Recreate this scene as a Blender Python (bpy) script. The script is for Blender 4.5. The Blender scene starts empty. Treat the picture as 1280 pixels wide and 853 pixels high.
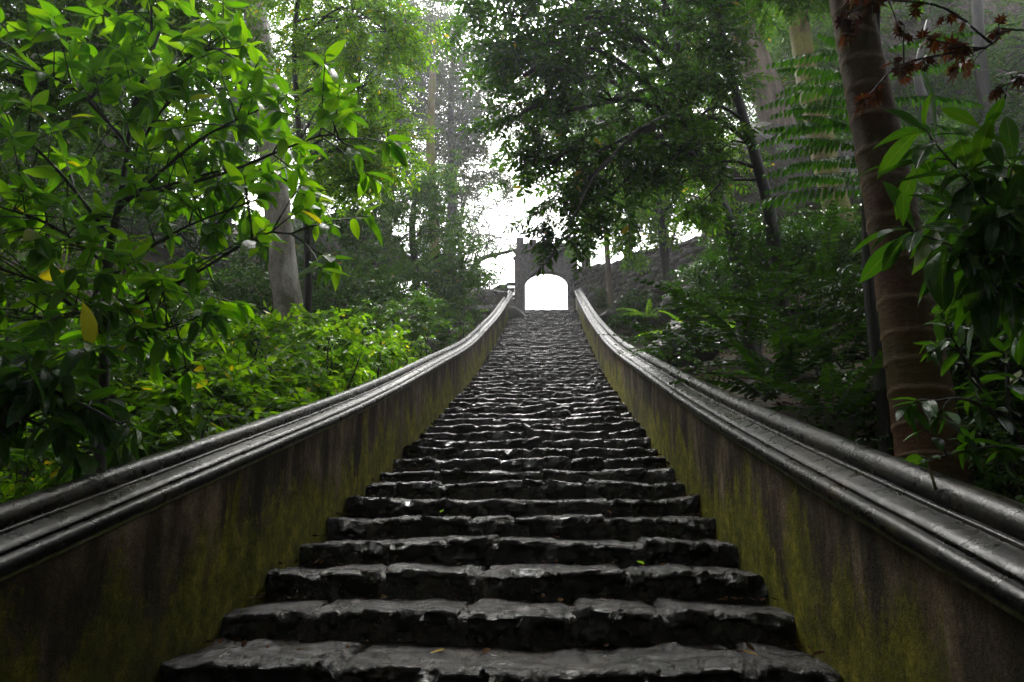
import bpy, math, random
import numpy as np
from mathutils import Vector, Matrix, noise
R = math.radians
random.seed(7); RNG = np.random.default_rng(11)
C = bpy.context.scene

# ------------------------------------------------------------------ camera, world, sun, exposure
F = 980.0; PITCH = R(15.1); YAW = R(2.9); CAMX = 0.21
cd = bpy.data.cameras.new('camera'); cam = bpy.data.objects.new('camera', cd)
C.collection.objects.link(cam); C.camera = cam
cam.location = (CAMX, 0, 0); cam.rotation_euler = (R(90) + PITCH, 0, YAW)
cd.sensor_width = 36; cd.lens = F / 1280 * 36; cd.clip_start = 0.05; cd.clip_end = 2000

SUN_EL, SUN_AZ = R(50), R(-11)          # azimuth from +Y, negative = left
w = bpy.data.worlds.new('World'); C.world = w; w.use_nodes = True
nt = w.node_tree; nt.nodes.clear()
sky = nt.nodes.new('ShaderNodeTexSky'); sky.sky_type = 'NISHITA'; sky.sun_disc = False
sky.sun_elevation = SUN_EL; sky.sun_rotation = SUN_AZ; sky.air_density = 1.0; sky.dust_density = 6.0
hs = nt.nodes.new('ShaderNodeHueSaturation'); hs.inputs['Saturation'].default_value = 0.12
hs.inputs['Value'].default_value = 1.0
bg = nt.nodes.new('ShaderNodeBackground'); bg.inputs['Strength'].default_value = 0.15
wo = nt.nodes.new('ShaderNodeOutputWorld')
nt.links.new(sky.outputs[0], hs.inputs['Color']); nt.links.new(hs.outputs[0], bg.inputs[0]); nt.links.new(bg.outputs[0], wo.inputs[0])
sl = bpy.data.lights.new('sun', 'SUN'); sl.energy = 1.5; sl.angle = R(32); sl.color = (1.0, .96, .9)
so = bpy.data.objects.new('sun', sl); C.collection.objects.link(so)
sd = Vector((math.sin(SUN_AZ) * math.cos(SUN_EL), math.cos(SUN_AZ) * math.cos(SUN_EL), math.sin(SUN_EL)))
so.rotation_euler = sd.to_track_quat('Z', 'Y').to_euler()
C.view_settings.view_transform = 'Standard'; C.view_settings.look = 'None'
C.view_settings.exposure = 1.78; C.view_settings.gamma = 1
C.render.engine = 'CYCLES'
cy = C.cycles
cy.use_denoising = True; cy.max_bounces = 8; cy.diffuse_bounces = 4; cy.glossy_bounces = 3
cy.transmission_bounces = 4; cy.volume_bounces = 1; cy.transparent_max_bounces = 8
cy.sample_clamp_indirect = 6; cy.caustics_reflective = False; cy.caustics_refractive = False
cy.use_adaptive_sampling = True; cy.adaptive_threshold = 0.012

# ------------------------------------------------------------------ helpers
def ray(px, py):
    a, b = px - 640, 426.5 - py
    f = F * math.cos(PITCH) - b * math.sin(PITCH); u = F * math.sin(PITCH) + b * math.cos(PITCH)
    return (a * math.cos(YAW) - f * math.sin(YAW), a * math.sin(YAW) + f * math.cos(YAW), u)
def at(px, py, Y):
    x, y, z = ray(px, py); s = Y / y
    return np.array((x * s + CAMX, Y, z * s))

PY = [-14, 2.96, 6.48, 13.5, 20.6, 28.06, 200]
PZ = [-5.2, -.37, .68, 2.96, 5.69, 8.83, 8.83]
_yy = np.linspace(-14, 28.06, 800); _zz = np.interp(_yy, PY, PZ)
_k = np.hanning(151); _k /= _k.sum()
_zp = np.concatenate([_zz[0] - (_zz[1]-_zz[0])*np.arange(75, 0, -1), _zz, _zz[-1] + (_zz[-1]-_zz[-2])*np.arange(1, 76)])
_zs = np.convolve(_zp, _k, 'valid')
def P(y):
    return float(np.interp(y, _yy, _zs)) if y < 28.06 else 8.83
def Pinv(z): return float(np.interp(z, _zs, _yy))

def link(o, parent=None):
    C.collection.objects.link(o)
    if parent is not None: o.parent = parent
    return o
def tag(o, label=None, cat=None, group=None, kind=None):
    if label: o['label'] = label
    if cat: o['category'] = cat
    if group: o['group'] = group
    if kind: o['kind'] = kind
    return o
def empty(name, loc=(0, 0, 0)):
    o = bpy.data.objects.new(name, None); o.location = loc; o.empty_display_size = .2
    return link(o)
def ob(name, me, parent=None, loc=None):
    o = bpy.data.objects.new(name, me)
    if loc is not None: o.location = loc
    return link(o, parent)
def mesh_np(name, V, loops, totals, mats, mi=None, smooth=True, uv=None, origin=(0, 0, 0)):
    me = bpy.data.meshes.new(name)
    V = np.asarray(V, dtype=np.float32) - np.asarray(origin, dtype=np.float32)
    loops = np.asarray(loops, dtype=np.int32); totals = np.asarray(totals, dtype=np.int32)
    me.vertices.add(len(V)); me.vertices.foreach_set('co', V.ravel())
    me.loops.add(len(loops)); me.loops.foreach_set('vertex_index', loops)
    me.polygons.add(len(totals))
    st = np.zeros(len(totals), dtype=np.int32); st[1:] = np.cumsum(totals)[:-1]
    me.polygons.foreach_set('loop_start', st); me.polygons.foreach_set('loop_total', totals)
    me.polygons.foreach_set('use_smooth', np.full(len(totals), smooth, dtype=bool))
    for m in (mats if isinstance(mats, (list, tuple)) else [mats]): me.materials.append(m)
    if mi is not None: me.polygons.foreach_set('material_index', np.asarray(mi, dtype=np.int32))
    if uv is not None:
        l = me.uv_layers.new(name='UVMap'); l.data.foreach_set('uv', np.asarray(uv, dtype=np.float32)[loops].ravel())
    me.update(); me.validate()
    return me
class Geo:
    """collects vertices and faces (with material index) for ONE mesh"""
    def __init__(s): s.V = []; s.L = []; s.T = []; s.M = []; s.n = 0
    def add(s, V, loops, totals, mi=0):
        s.V.append(np.asarray(V, dtype=np.float32)); s.L.append(np.asarray(loops, dtype=np.int64) + s.n)
        s.T.append(np.asarray(totals)); s.M.append(np.full(len(totals), mi) if np.isscalar(mi) else np.asarray(mi)); s.n += len(V)
    def grid(s, G, close=False, mi=0, flip=False):
        a, b = G.shape[:2]; idx = np.arange(a * b).reshape(a, b)
        if close: idx = np.concatenate([idx, idx[:, :1]], 1)
        q = np.stack([idx[:-1, :-1], idx[:-1, 1:], idx[1:, 1:], idx[1:, :-1]], -1).reshape(-1, 4)
        if flip: q = q[:, ::-1]
        s.add(G.reshape(-1, 3), q.ravel(), np.full(len(q), 4), mi)
    def tube(s, pts, rad, n=6, mi=0, rough=0.0, cap=True):
        pts = np.asarray(pts, float); rad = np.asarray(rad, float)
        t = np.gradient(pts, axis=0); t /= np.linalg.norm(t, axis=1)[:, None] + 1e-9
        ref = np.array((0, 1, 0.)) if abs(t[0, 1]) < .8 else np.array((1, 0, 0.))
        G = []
        for i in range(len(pts)):
            u = np.cross(t[i], ref); u /= np.linalg.norm(u) + 1e-9; v = np.cross(t[i], u); ref = np.cross(u, t[i])
            a = np.arange(n) / n * 2 * math.pi
            r = rad[i] * (1 + (RNG.normal(0, rough, n) if rough else 0))
            G.append(pts[i] + (np.cos(a) * r)[:, None] * u + (np.sin(a) * r)[:, None] * v)
        G = np.array(G); base = s.n
        s.grid(G, True, mi)
        if cap:
            s.L.append(np.arange(n) + base + (len(pts) - 1) * n); s.T.append([n]); s.M.append([mi])
    def box(s, a, b, mi=0):
        x0, y0, z0 = a; x1, y1, z1 = b
        V = [(x0,y0,z0),(x1,y0,z0),(x1,y1,z0),(x0,y1,z0),(x0,y0,z1),(x1,y0,z1),(x1,y1,z1),(x0,y1,z1)]
        L = [0,3,2,1, 4,5,6,7, 0,1,5,4, 1,2,6,5, 2,3,7,6, 3,0,4,7]
        s.add(V, L, [4]*6, mi)
    def mesh(s, name, mats, smooth=True, origin=(0, 0, 0)):
        return mesh_np(name, np.concatenate(s.V), np.concatenate(s.L), np.concatenate(s.T), mats, np.concatenate(s.M), smooth, origin=origin)
def curve(pts, n=14):
    """Catmull-Rom through points (any width)"""
    p = np.asarray(pts, float)
    if len(p) == 2: return p[0] + (p[1]-p[0]) * np.linspace(0, 1, n)[:, None]
    p = np.vstack([2*p[0]-p[1], p, 2*p[-1]-p[-2]]); out = []
    m = len(p) - 3; k = max(2, n // m)
    for i in range(m):
        a, b, c, d = p[i:i+4]
        for t in np.linspace(0, 1, k, endpoint=(i == m-1)):
            out.append(.5*((2*b)+(-a+c)*t+(2*a-5*b+4*c-d)*t*t+(-a+3*b-3*c+d)*t**3))
    return np.array(out)
def nz(x, y, z, s=1.0, o=3): return noise.fractal(Vector((x*s, y*s, z*s)), 1.0, 2.0, o)

# ------------------------------------------------------------------ materials
def mat(name):
    m = bpy.data.materials.new(name); m.use_nodes = True; t = m.node_tree
    return m, t, t.nodes['Principled BSDF']
def N(t, typ, **kw):
    n = t.nodes.new(typ)
    for k, v in kw.items():
        if k.startswith('i_'): n.inputs[k[2:].replace('_', ' ')].default_value = v
        else: setattr(n, k, v)
    return n
def ramp(t, src, stops):
    r = t.nodes.new('ShaderNodeValToRGB'); e = r.color_ramp.elements
    while len(e) < len(stops): e.new(.5)
    for i, (p, c) in enumerate(stops): e[i].position = p; e[i].color = (*c, 1) if len(c) == 3 else c
    t.links.new(src, r.inputs[0]); return r
def g3(v): return (v, v, v)
def mixc(t, fac, a, b, mode='MIX'):
    m = t.nodes.new('ShaderNodeMix'); m.data_type = 'RGBA'; m.blend_type = mode
    for i, s in ((0, fac), (6, a), (7, b)):
        if hasattr(s, 'links'): t.links.new(s, m.inputs[i])
        elif i == 0: m.inputs[0].default_value = s
        else: m.inputs[i].default_value = (*s, 1)
    return m.outputs[2]
def coords(t, scale=(1, 1, 1), kind='Object'):
    tc = t.nodes.new('ShaderNodeTexCoord'); mp = t.nodes.new('ShaderNodeMapping'); mp.inputs['Scale'].default_value = scale
    t.links.new(tc.outputs[kind], mp.inputs[0]); return mp.outputs[0]
def world_pos(t, scale=(1, 1, 1)):
    g = t.nodes.new('ShaderNodeNewGeometry'); mp = t.nodes.new('ShaderNodeMapping'); mp.inputs['Scale'].default_value = scale
    t.links.new(g.outputs['Position'], mp.inputs[0]); return mp.outputs[0]
def noi(t, vec, scale, detail=4, rough=.55, dist=0.0):
    n = N(t, 'ShaderNodeTexNoise', i_Scale=scale, i_Detail=detail, i_Roughness=rough, i_Distortion=dist)
    t.links.new(vec, n.inputs['Vector']); return n.outputs['Fac']
def bump(t, p, src, strength, dist, prev=None):
    b = N(t, 'ShaderNodeBump', i_Strength=strength, i_Distance=dist); t.links.new(src, b.inputs['Height'])
    if prev is not None: t.links.new(prev.outputs[0], b.inputs['Normal'])
    if p is not None: t.links.new(b.outputs[0], p.inputs['Normal'])
    return b

def fine(t, c, v, lo=.55, hi=1.5, s1=38, s2=150):
    a = ramp(t, noi(t, v, s1, 6, .75), [(.34, g3(lo)), (.66, g3(1))]).outputs[0]
    b = ramp(t, noi(t, v, s2, 3, .7), [(.36, g3(.7)), (.66, g3(hi))]).outputs[0]
    return mixc(t, 1.0, mixc(t, 1.0, c, a, 'MULTIPLY'), b, 'MULTIPLY')
def leaf_mat(name, cols, trans=.45, tcol=None, rough=.34, veins=False, spec=.32):
    """cols: list of (stop, colour); islands (= single leaves) pick along it"""
    m, t, p = mat(name)
    g = t.nodes.new('ShaderNodeNewGeometry'); oi = t.nodes.new('ShaderNodeObjectInfo')
    ad = N(t, 'ShaderNodeMath', operation='ADD'); fr = N(t, 'ShaderNodeMath', operation='FRACT')
    t.links.new(g.outputs['Random Per Island'], ad.inputs[0]); t.links.new(oi.outputs['Random'], ad.inputs[1]); t.links.new(ad.outputs[0], fr.inputs[0])
    c = ramp(t, fr.outputs[0], cols).outputs[0]
    n = noi(t, world_pos(t), 14 if veins else 3, 2)
    c = mixc(t, ramp(t, n, [(.3, g3(0)), (.75, g3(.45))]).outputs[0], c, mixc(t, 1.0, c, (.75, .8, .5), 'MULTIPLY'))
    t.links.new(c, p.inputs['Base Color']); p.inputs['Roughness'].default_value = rough
    p.inputs['Specular IOR Level'].default_value = spec
    if veins:
        tc = t.nodes.new('ShaderNodeTexCoord'); sp = t.nodes.new('ShaderNodeSeparateXYZ'); t.links.new(tc.outputs['UV'], sp.inputs[0])
        ab = N(t, 'ShaderNodeMath', operation='ABSOLUTE'); t.links.new(sp.outputs['Y'], ab.inputs[0])
        mu = N(t, 'ShaderNodeMath', operation='MULTIPLY_ADD'); t.links.new(ab.outputs[0], mu.inputs[0]); mu.inputs[1].default_value = -.35
        t.links.new(sp.outputs['X'], mu.inputs[2])
        m2 = N(t, 'ShaderNodeMath', operation='MULTIPLY'); t.links.new(mu.outputs[0], m2.inputs[0]); m2.inputs[1].default_value = 75
        sn = N(t, 'ShaderNodeMath', operation='SINE'); t.links.new(m2.outputs[0], sn.inputs[0])
        mid = ramp(t, ab.outputs[0], [(.0, g3(0)), (.10, g3(1))])
        hh = N(t, 'ShaderNodeMath', operation='MULTIPLY_ADD'); t.links.new(sn.outputs[0], hh.inputs[0]); hh.inputs[1].default_value = .18; t.links.new(mid.outputs[0], hh.inputs[2])
        bump(t, p, hh.outputs[0], .5, .004)
        c = mixc(t, ramp(t, ab.outputs[0], [(.02, g3(.5)), (.07, g3(0))]).outputs[0], c, (.16, .22, .05))
        t.links.new(c, p.inputs['Base Color'])
    tr = t.nodes.new('ShaderNodeBsdfTranslucent')
    tc2 = mixc(t, 1.0, c, tcol or (2.6, 2.2, .55), 'MULTIPLY'); t.links.new(tc2, tr.inputs[0])
    mx = t.nodes.new('ShaderNodeMixShader'); mx.inputs[0].default_value = trans
    t.links.new(p.outputs[0], mx.inputs[1]); t.links.new(tr.outputs[0], mx.inputs[2])
    t.links.new(mx.outputs[0], t.nodes['Material Output'].inputs['Surface'])
    return m
def bark_mat(name, c1, c2, c3, moss=None, scale=6, rough=.6, stretch=.25, thr=.5):
    m, t, p = mat(name); v = world_pos(t, (1, 1, stretch))
    n = noi(t, v, scale, 5, .6)
    c = ramp(t, n, [(.3, c1), (.5, c2), (.68, c3)]).outputs[0]
    if moss: c = mixc(t, ramp(t, noi(t, world_pos(t), 1.7, 5, .65), [(thr, g3(0)), (thr+.12, g3(1))]).outputs[0], c, moss)
    c = fine(t, c, v, .6, 1.35, 25, 90)
    t.links.new(c, p.inputs['Base Color']); p.inputs['Roughness'].default_value = rough
    bump(t, p, noi(t, v, scale*4, 5, .7), .7, .02)
    return m

M = {}
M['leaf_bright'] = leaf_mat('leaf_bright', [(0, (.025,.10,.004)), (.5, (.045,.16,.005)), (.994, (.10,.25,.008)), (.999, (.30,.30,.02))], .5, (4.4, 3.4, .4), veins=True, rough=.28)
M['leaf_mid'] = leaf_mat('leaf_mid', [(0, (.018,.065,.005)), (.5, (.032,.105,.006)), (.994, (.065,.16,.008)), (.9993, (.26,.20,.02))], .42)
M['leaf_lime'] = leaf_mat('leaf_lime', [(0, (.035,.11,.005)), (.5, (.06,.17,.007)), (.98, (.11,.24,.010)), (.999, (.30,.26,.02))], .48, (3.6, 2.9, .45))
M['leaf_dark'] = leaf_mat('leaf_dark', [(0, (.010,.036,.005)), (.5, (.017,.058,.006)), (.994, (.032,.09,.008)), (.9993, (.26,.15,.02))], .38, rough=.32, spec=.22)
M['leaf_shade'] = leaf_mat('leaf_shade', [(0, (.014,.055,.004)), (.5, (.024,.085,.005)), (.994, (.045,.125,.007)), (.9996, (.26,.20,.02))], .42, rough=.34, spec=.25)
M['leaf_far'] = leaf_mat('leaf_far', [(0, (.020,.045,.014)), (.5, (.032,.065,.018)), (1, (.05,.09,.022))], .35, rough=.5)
M['leaf_fern'] = leaf_mat('leaf_fern', [(0, (.02,.09,.006)), (.6, (.03,.13,.007)), (1, (.05,.17,.010))], .45)
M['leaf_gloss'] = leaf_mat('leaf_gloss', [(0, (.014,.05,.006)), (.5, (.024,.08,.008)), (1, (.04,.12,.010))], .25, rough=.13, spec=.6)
M['leaf_big'] = leaf_mat('leaf_big', [(0, (.018,.075,.006)), (.5, (.028,.11,.007)), (.994, (.05,.15,.010)), (.999, (.22,.22,.02))], .35, veins=True, rough=.22)
M['leaf_red'] = leaf_mat('leaf_red', [(0, (.035,.010,.005)), (.5, (.075,.018,.006)), (1, (.13,.045,.008))], .30, (1.6, 1.1, .6), veins=True, rough=.35)
M['litter'] = leaf_mat('litter', [(0, (.022,.009,.004)), (.4, (.045,.018,.006)), (.8, (.075,.034,.009)), (1, (.04,.035,.009))], .1, (1.2, 1, .6), rough=.8, spec=.03)
M['twig'] = bark_mat('twig', (.010,.008,.006), (.018,.014,.010), (.03,.024,.017), None, 12)
M['bark_dark'] = bark_mat('bark_dark', (.008,.007,.006), (.016,.013,.010), (.04,.035,.028), (.022,.035,.010), 8, .6, thr=.6)
M['bark_pale'] = bark_mat('bark_pale', (.06,.045,.03), (.22,.19,.155), (.42,.39,.35), (.075,.075,.025), 4, .65, .35, .52)
M['bark_brown'] = bark_mat('bark_brown', (.05,.035,.025), (.13,.095,.07), (.22,.17,.13), (.11,.12,.03), 5, .7, .25, .6)
M['bark_moss'] = bark_mat('bark_moss', (.06,.045,.02), (.16,.12,.04), (.24,.19,.08), (.17,.17,.025), 5, .8, .4, .42)

def stone_mat(name, dark, mid, light, wet=.22, moss=.62, bs=1.0, spec=.5):
    m, t, p = mat(name); v = world_pos(t); oi = t.nodes.new('ShaderNodeObjectInfo')
    n = noi(t, v, 7, 7, .65, .4)
    c = ramp(t, n, [(.32, dark), (.5, mid), (.7, light)]).outputs[0]
    c = mixc(t, ramp(t, oi.outputs['Random'], [(0, g3(0)), (1, g3(.5))]).outputs[0], c, mixc(t, 1.0, c, (1.5, 1.2, .95), 'MULTIPLY'))
    c = mixc(t, ramp(t, noi(t, v, 2.3, 5, .7), [(moss, g3(0)), (moss+.1, g3(.8))]).outputs[0], c, (.045, .06, .012))
    c = mixc(t, ramp(t, noi(t, v, 4.1, 6, .7), [(.53, g3(0)), (.66, g3(.7))]).outputs[0], c, (.055, .034, .018))
    c = fine(t, c, v)
    t.links.new(c, p.inputs['Base Color'])
    r = ramp(t, noi(t, v, 9, 4, .6), [(.38, g3(wet)), (.68, g3(wet+.16))]); t.links.new(r.outputs[0], p.inputs['Roughness'])
    p.inputs['Specular IOR Level'].default_value = spec
    vo = N(t, 'ShaderNodeTexVoronoi', i_Scale=16.0, feature='F1'); t.links.new(v, vo.inputs['Vector'])
    b1 = bump(t, None, noi(t, v, 11, 8, .62, .5), .9*bs, .05); b2 = bump(t, None, vo.outputs['Distance'], .5*bs, .02, b1)
    bump(t, p, noi(t, v, 60, 5, .7), .5*bs, .007, b2)
    return m
M['step'] = stone_mat('step_stone', (.003,.0028,.0027), (.008,.0068,.0058), (.042,.032,.022), .03, .62, 1.3, .7)
M['mortar'] = stone_mat('mortar', (.012,.010,.008), (.026,.021,.016), (.06,.048,.036), .15, .6)
M['rock'] = stone_mat('rock', (.012,.011,.010), (.03,.028,.025), (.07,.064,.056), .4, .5, 1.4)
M['masonry'] = stone_mat('masonry', (.05,.047,.05), (.10,.095,.10), (.17,.16,.165), .6, .66)  # gateway stone, lightened to purple-grey so the colour carries some mist
M['cliff'] = stone_mat('cliff', (.03,.027,.027), (.13,.12,.12), (.30,.28,.28), .7, .5, 2.0)

def wall_mat():
    m, t, p = mat('mossy_plaster'); v = world_pos(t); vs = world_pos(t, (1, 1.0, .30)); vb = world_pos(t, (1, .5, .5))
    c = ramp(t, noi(t, v, 5, 8, .7), [(.3, (.12,.085,.045)), (.5, (.25,.18,.105)), (.68, (.44,.35,.24))]).outputs[0]
    # run-off streaks
    st = noi(t, vs, 5.5, 6, .62)
    c = mixc(t, ramp(t, st, [(.42, g3(.85)), (.6, g3(0))]).outputs[0], c, (.045, .032, .02))
    c = mixc(t, ramp(t, noi(t, world_pos(t, (1, 1, .22)), 2.2, 4, .6), [(.40, g3(.85)), (.53, g3(0))]).outputs[0], c, (.028, .020, .013))
    # moss heavier low down: height above stairs stored as attribute
    at_ = N(t, 'ShaderNodeAttribute', attribute_name='hgt')
    inv = N(t, 'ShaderNodeMath', operation='MULTIPLY_ADD'); t.links.new(at_.outputs['Fac'], inv.inputs[0]); inv.inputs[1].default_value = -.55; inv.inputs[2].default_value = .225
    ad = N(t, 'ShaderNodeMath', operation='ADD'); t.links.new(noi(t, vs, 3.2, 6, .68), ad.inputs[0]); t.links.new(inv.outputs[0], ad.inputs[1])
    mossc = ramp(t, noi(t, v, 9, 5, .7), [(.3, (.07,.075,.008)), (.5, (.19,.19,.010)), (.68, (.40,.36,.03))]).outputs[0]
    fn = N(t, 'ShaderNodeMath', operation='MULTIPLY_ADD'); t.links.new(noi(t, v, 34, 6, .75), fn.inputs[0]); fn.inputs[1].default_value = .34; fn.inputs[2].default_value = -.17
    a3 = N(t, 'ShaderNodeMath', operation='ADD'); t.links.new(ad.outputs[0], a3.inputs[0]); t.links.new(fn.outputs[0], a3.inputs[1])
    c = mixc(t, ramp(t, a3.outputs[0], [(.52, g3(0)), (.60, g3(.95))]).outputs[0], c, mossc)
    c = mixc(t, ramp(t, noi(t, vb, 1.2, 3, .5), [(.38, g3(.75)), (.5, g3(0))]).outputs[0], c, (.03, .024, .014))
    c = fine(t, c, v, .5, 1.45)
    t.links.new(c, p.inputs['Base Color']); p.inputs['Roughness'].default_value = .75; p.inputs['Specular IOR Level'].default_value = .12
    b1 = bump(t, None, noi(t, v, 28, 8, .75), .8, .02); bump(t, p, noi(t, v, 120, 4, .6), .5, .005, b1)
    return m
M['wall'] = wall_mat()
def coping_mat():
    m, t, p = mat('black_wet_coping'); v = world_pos(t); vl = world_pos(t, (1, .25, 1))
    c = ramp(t, noi(t, vl, 9, 7, .68), [(.3, (.004,.004,.0045)), (.55, (.010,.009,.0095)), (.75, (.036,.030,.023))]).outputs[0]
    c = mixc(t, ramp(t, noi(t, v, 2.1, 4, .6), [(.5, g3(0)), (.64, g3(.6))]).outputs[0], c, (.075, .052, .028))
    c = mixc(t, ramp(t, noi(t, v, 6.5, 5, .7), [(.62, g3(0)), (.70, g3(.9))]).outputs[0], c, (.06, .075, .012))
    c = fine(t, c, v)
    t.links.new(c, p.inputs['Base Color'])
    p.inputs['Specular IOR Level'].default_value = .14
    r = ramp(t, noi(t, v, 12, 5, .6), [(.35, g3(.22)), (.7, g3(.45))]); t.links.new(r.outputs[0], p.inputs['Roughness'])
    b1 = bump(t, None, noi(t, v, 22, 7, .6), .18, .02); bump(t, p, noi(t, v, 140, 3, .6), .2, .003, b1)
    return m
M['coping'] = coping_mat()
def ground_mat():
    m, t, p = mat('forest_soil'); v = world_pos(t)
    c = ramp(t, noi(t, v, 3, 8, .7), [(.3, (.014,.010,.007)), (.5, (.035,.024,.015)), (.7, (.07,.048,.028))]).outputs[0]
    c = mixc(t, ramp(t, noi(t, v, .9, 6, .7), [(.5, g3(0)), (.62, g3(.8))]).outputs[0], c, (.02, .035, .010))
    t.links.new(c, p.inputs['Base Color']); p.inputs['Roughness'].default_value = .85; p.inputs['Specular IOR Level'].default_value = .1
    b1 = bump(t, None, noi(t, v, 8, 8, .7), .9, .08); bump(t, p, noi(t, v, 45, 5, .7), .7, .02, b1)
    return m
M['soil'] = ground_mat()
M['edge'] = bark_mat('mossy_plaster_edge', (.05,.04,.02), (.13,.12,.04), (.26,.23,.15), (.10,.12,.01), 14, .7, 1, .45)
def palm_mat():
    m, t, p = mat('ringed_palm_bark'); v = world_pos(t)
    c = ramp(t, noi(t, world_pos(t, (1, 1, .6)), 3.0, 6, .65), [(.32, (.035,.013,.007)), (.5, (.105,.042,.020)), (.68, (.21,.105,.06))]).outputs[0]
    c = mixc(t, ramp(t, noi(t, v, 1.3, 5, .6), [(.45, g3(0)), (.56, g3(.75))]).outputs[0], c, (.085, .068, .015))
    at_ = N(t, 'ShaderNodeAttribute', attribute_name='ring')
    c = mixc(t, at_.outputs['Fac'], c, (.42, .30, .19))
    c = fine(t, c, world_pos(t, (1, 1, 2.5)), .6, 1.4, 30, 110)
    t.links.new(c, p.inputs['Base Color']); p.inputs['Roughness'].default_value = .7; p.inputs['Specular IOR Level'].default_value = .12
    bump(t, p, noi(t, world_pos(t, (1, 1, 3)), 14, 6, .7), .8, .015)
    return m
M['palm'] = palm_mat()

# ------------------------------------------------------------------ terrain
def G(x, y):
    ax = abs(x); base = P(y)
    s = max(0, ax - 1.7)
    if x < 0: z = base + .15 + .12*min(s, 4) + .55*max(0, s-5)
    else: z = base + .10 + .10*min(s, 3) + .50*max(0, s-5.5)
    cap = base + 9 + .15*ax
    z = min(z, cap)
    if y > 33:
        z -= (y-33)*.12
    if ax < 1.9: z = base - .35 - (1.9-ax)*.2
    if ax > 1.9: z += .22*nz(x, y, 0, .35)*min(1, (ax-1.6)/1.5)*1.6 + .06*nz(x, y, 4, 2.1)
    return z
xs = np.concatenate([np.linspace(-70, -14, 29), np.linspace(-13.6, -2, 50), [-1.9, -1.55, -1.3, 0, 1.3, 1.55, 1.9], np.linspace(2, 13.6, 50), np.linspace(14, 70, 29)])
ys = np.concatenate([np.linspace(-40, -10, 12), np.linspace(-9.5, 34, 150), np.linspace(35, 140, 30)])
Tg = np.array([[(x, y, G(x, y)) for x in xs] for y in ys])
g = Geo(); g.grid(Tg)
tag(ob('ground', g.mesh('ground', M['soil'])), 'dark forest soil on the slopes beside the stairs', kind='structure')

# ------------------------------------------------------------------ staircase of rough stones
STEP = .1484; K0, K1 = -9, 62; HW = 1.2
stairs = tag(empty('stone_staircase', (0, 2.96, -.37)), 'steep wet staircase of rough dark stones', kind='structure')
def vor(p, s):
    d, _ = noise.voronoi(Vector(p)*s); return d[1]-d[0]
def facet(p, s):
    d_, pts = noise.voronoi(Vector(p)*s); q = Vector(p)*s-pts[0]; rv = noise.noise_vector(pts[0]*7.3)
    return q.dot(rv)*1.1+.5*noise.noise(pts[0]*5.1)
def step_lip(k):
    z = -.37 + STEP*k
    return Pinv(z), z
def stone_mesh(x0, x1, yl, zt, tread, rise, res, amp, seed, fine=True):
    prof = []
    nt_ = max(2, int((tread+.05)/res/1.6)); nr = max(2, int(rise/res))
    for i in range(nt_): prof.append((tread+.07 - (tread+.03)*i/nt_, .006-.022*(i/nt_)**2, 0))
    rr = .02
    for a in (10, 35, 60, 85): prof.append((rr-rr*math.sin(R(a)), -.018-rr+rr*math.cos(R(a)), 1))
    for i in range(1, nr+1): prof.append((.002+.035*(i/nr), -.018-rr-(rise+.02-rr)*i/nr, 2))
    prof.append((tread*.6, -rise-.04, 3))
    prof = np.array(prof); nx = max(3, int((x1-x0)/res)+1)
    xsn = np.linspace(0, 1, nx); cy_, cz_ = .12, -.08
    rnd = random.Random(seed); dy = rnd.uniform(-.025, .03); dz = rnd.uniform(-.014, .012); tl = rnd.uniform(-.02, .02); sk = rnd.uniform(-.03, .03); pk = rnd.choice((.2, .5, 1.0))
    Gd = np.zeros((nx, len(prof), 3))
    for i, u in enumerate(xsn):
        e = min(u, 1-u)*(x1-x0); sh = 1-.28*max(0, 1-e/.022)**2; push = max(0, 1-e/.06)**2*pk
        for j, (py_, pz_, c) in enumerate(prof):
            y = cy_+(py_-cy_)*sh + dy + sk*(u-.5) + push*.018*(c > 0); z = cz_+(pz_-cz_)*sh + dz + tl*(u-.5)*2 - push*.012*(c < 3)
            x = x0 + u*(x1-x0)
            wx, wy, wz = x, yl+y, zt+z
            if c < 3:
                n1 = noise.fractal(Vector((wx*4+seed*.37, wy*5, wz*6)), 1, 2, 3)
                n2 = noise.noise(Vector((wx*13, wy*14, wz*14+seed))) if fine else 0
                n3 = (.3-vor((wx+seed*.1, wy*1.2, wz*1.4), 5.0)) if fine else 0
                a = amp*(1.7 if c == 2 else (.95 if c == 1 else .42))
                n4 = abs(noise.noise(Vector((wx*8+seed, wy*9, wz*12)))) if fine else 0
                fc = (facet((wx+seed*.13, wy*1.1, wz*1.25), 7.0)+.45*facet((wx, wy+seed, wz), 17)) if fine else 0
                d = a*(n1*.8+n2*.2-n3*1.0+n4*.7+fc*1.15-.2)
                if c == 0: z += d*.8
                elif c == 1: y -= d*.8; z += d*.5
                else: y -= d
                x += amp*.5*noise.noise(Vector((wx*5, wy*9+seed, wz*9)))*(1 if 0 < i < nx-1 else 1.6)
            Gd[i, j] = (x, yl+y, zt+z)
    return Gd
cuts = {}
n_parts = 0; far = Geo(); bed = Geo()
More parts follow.
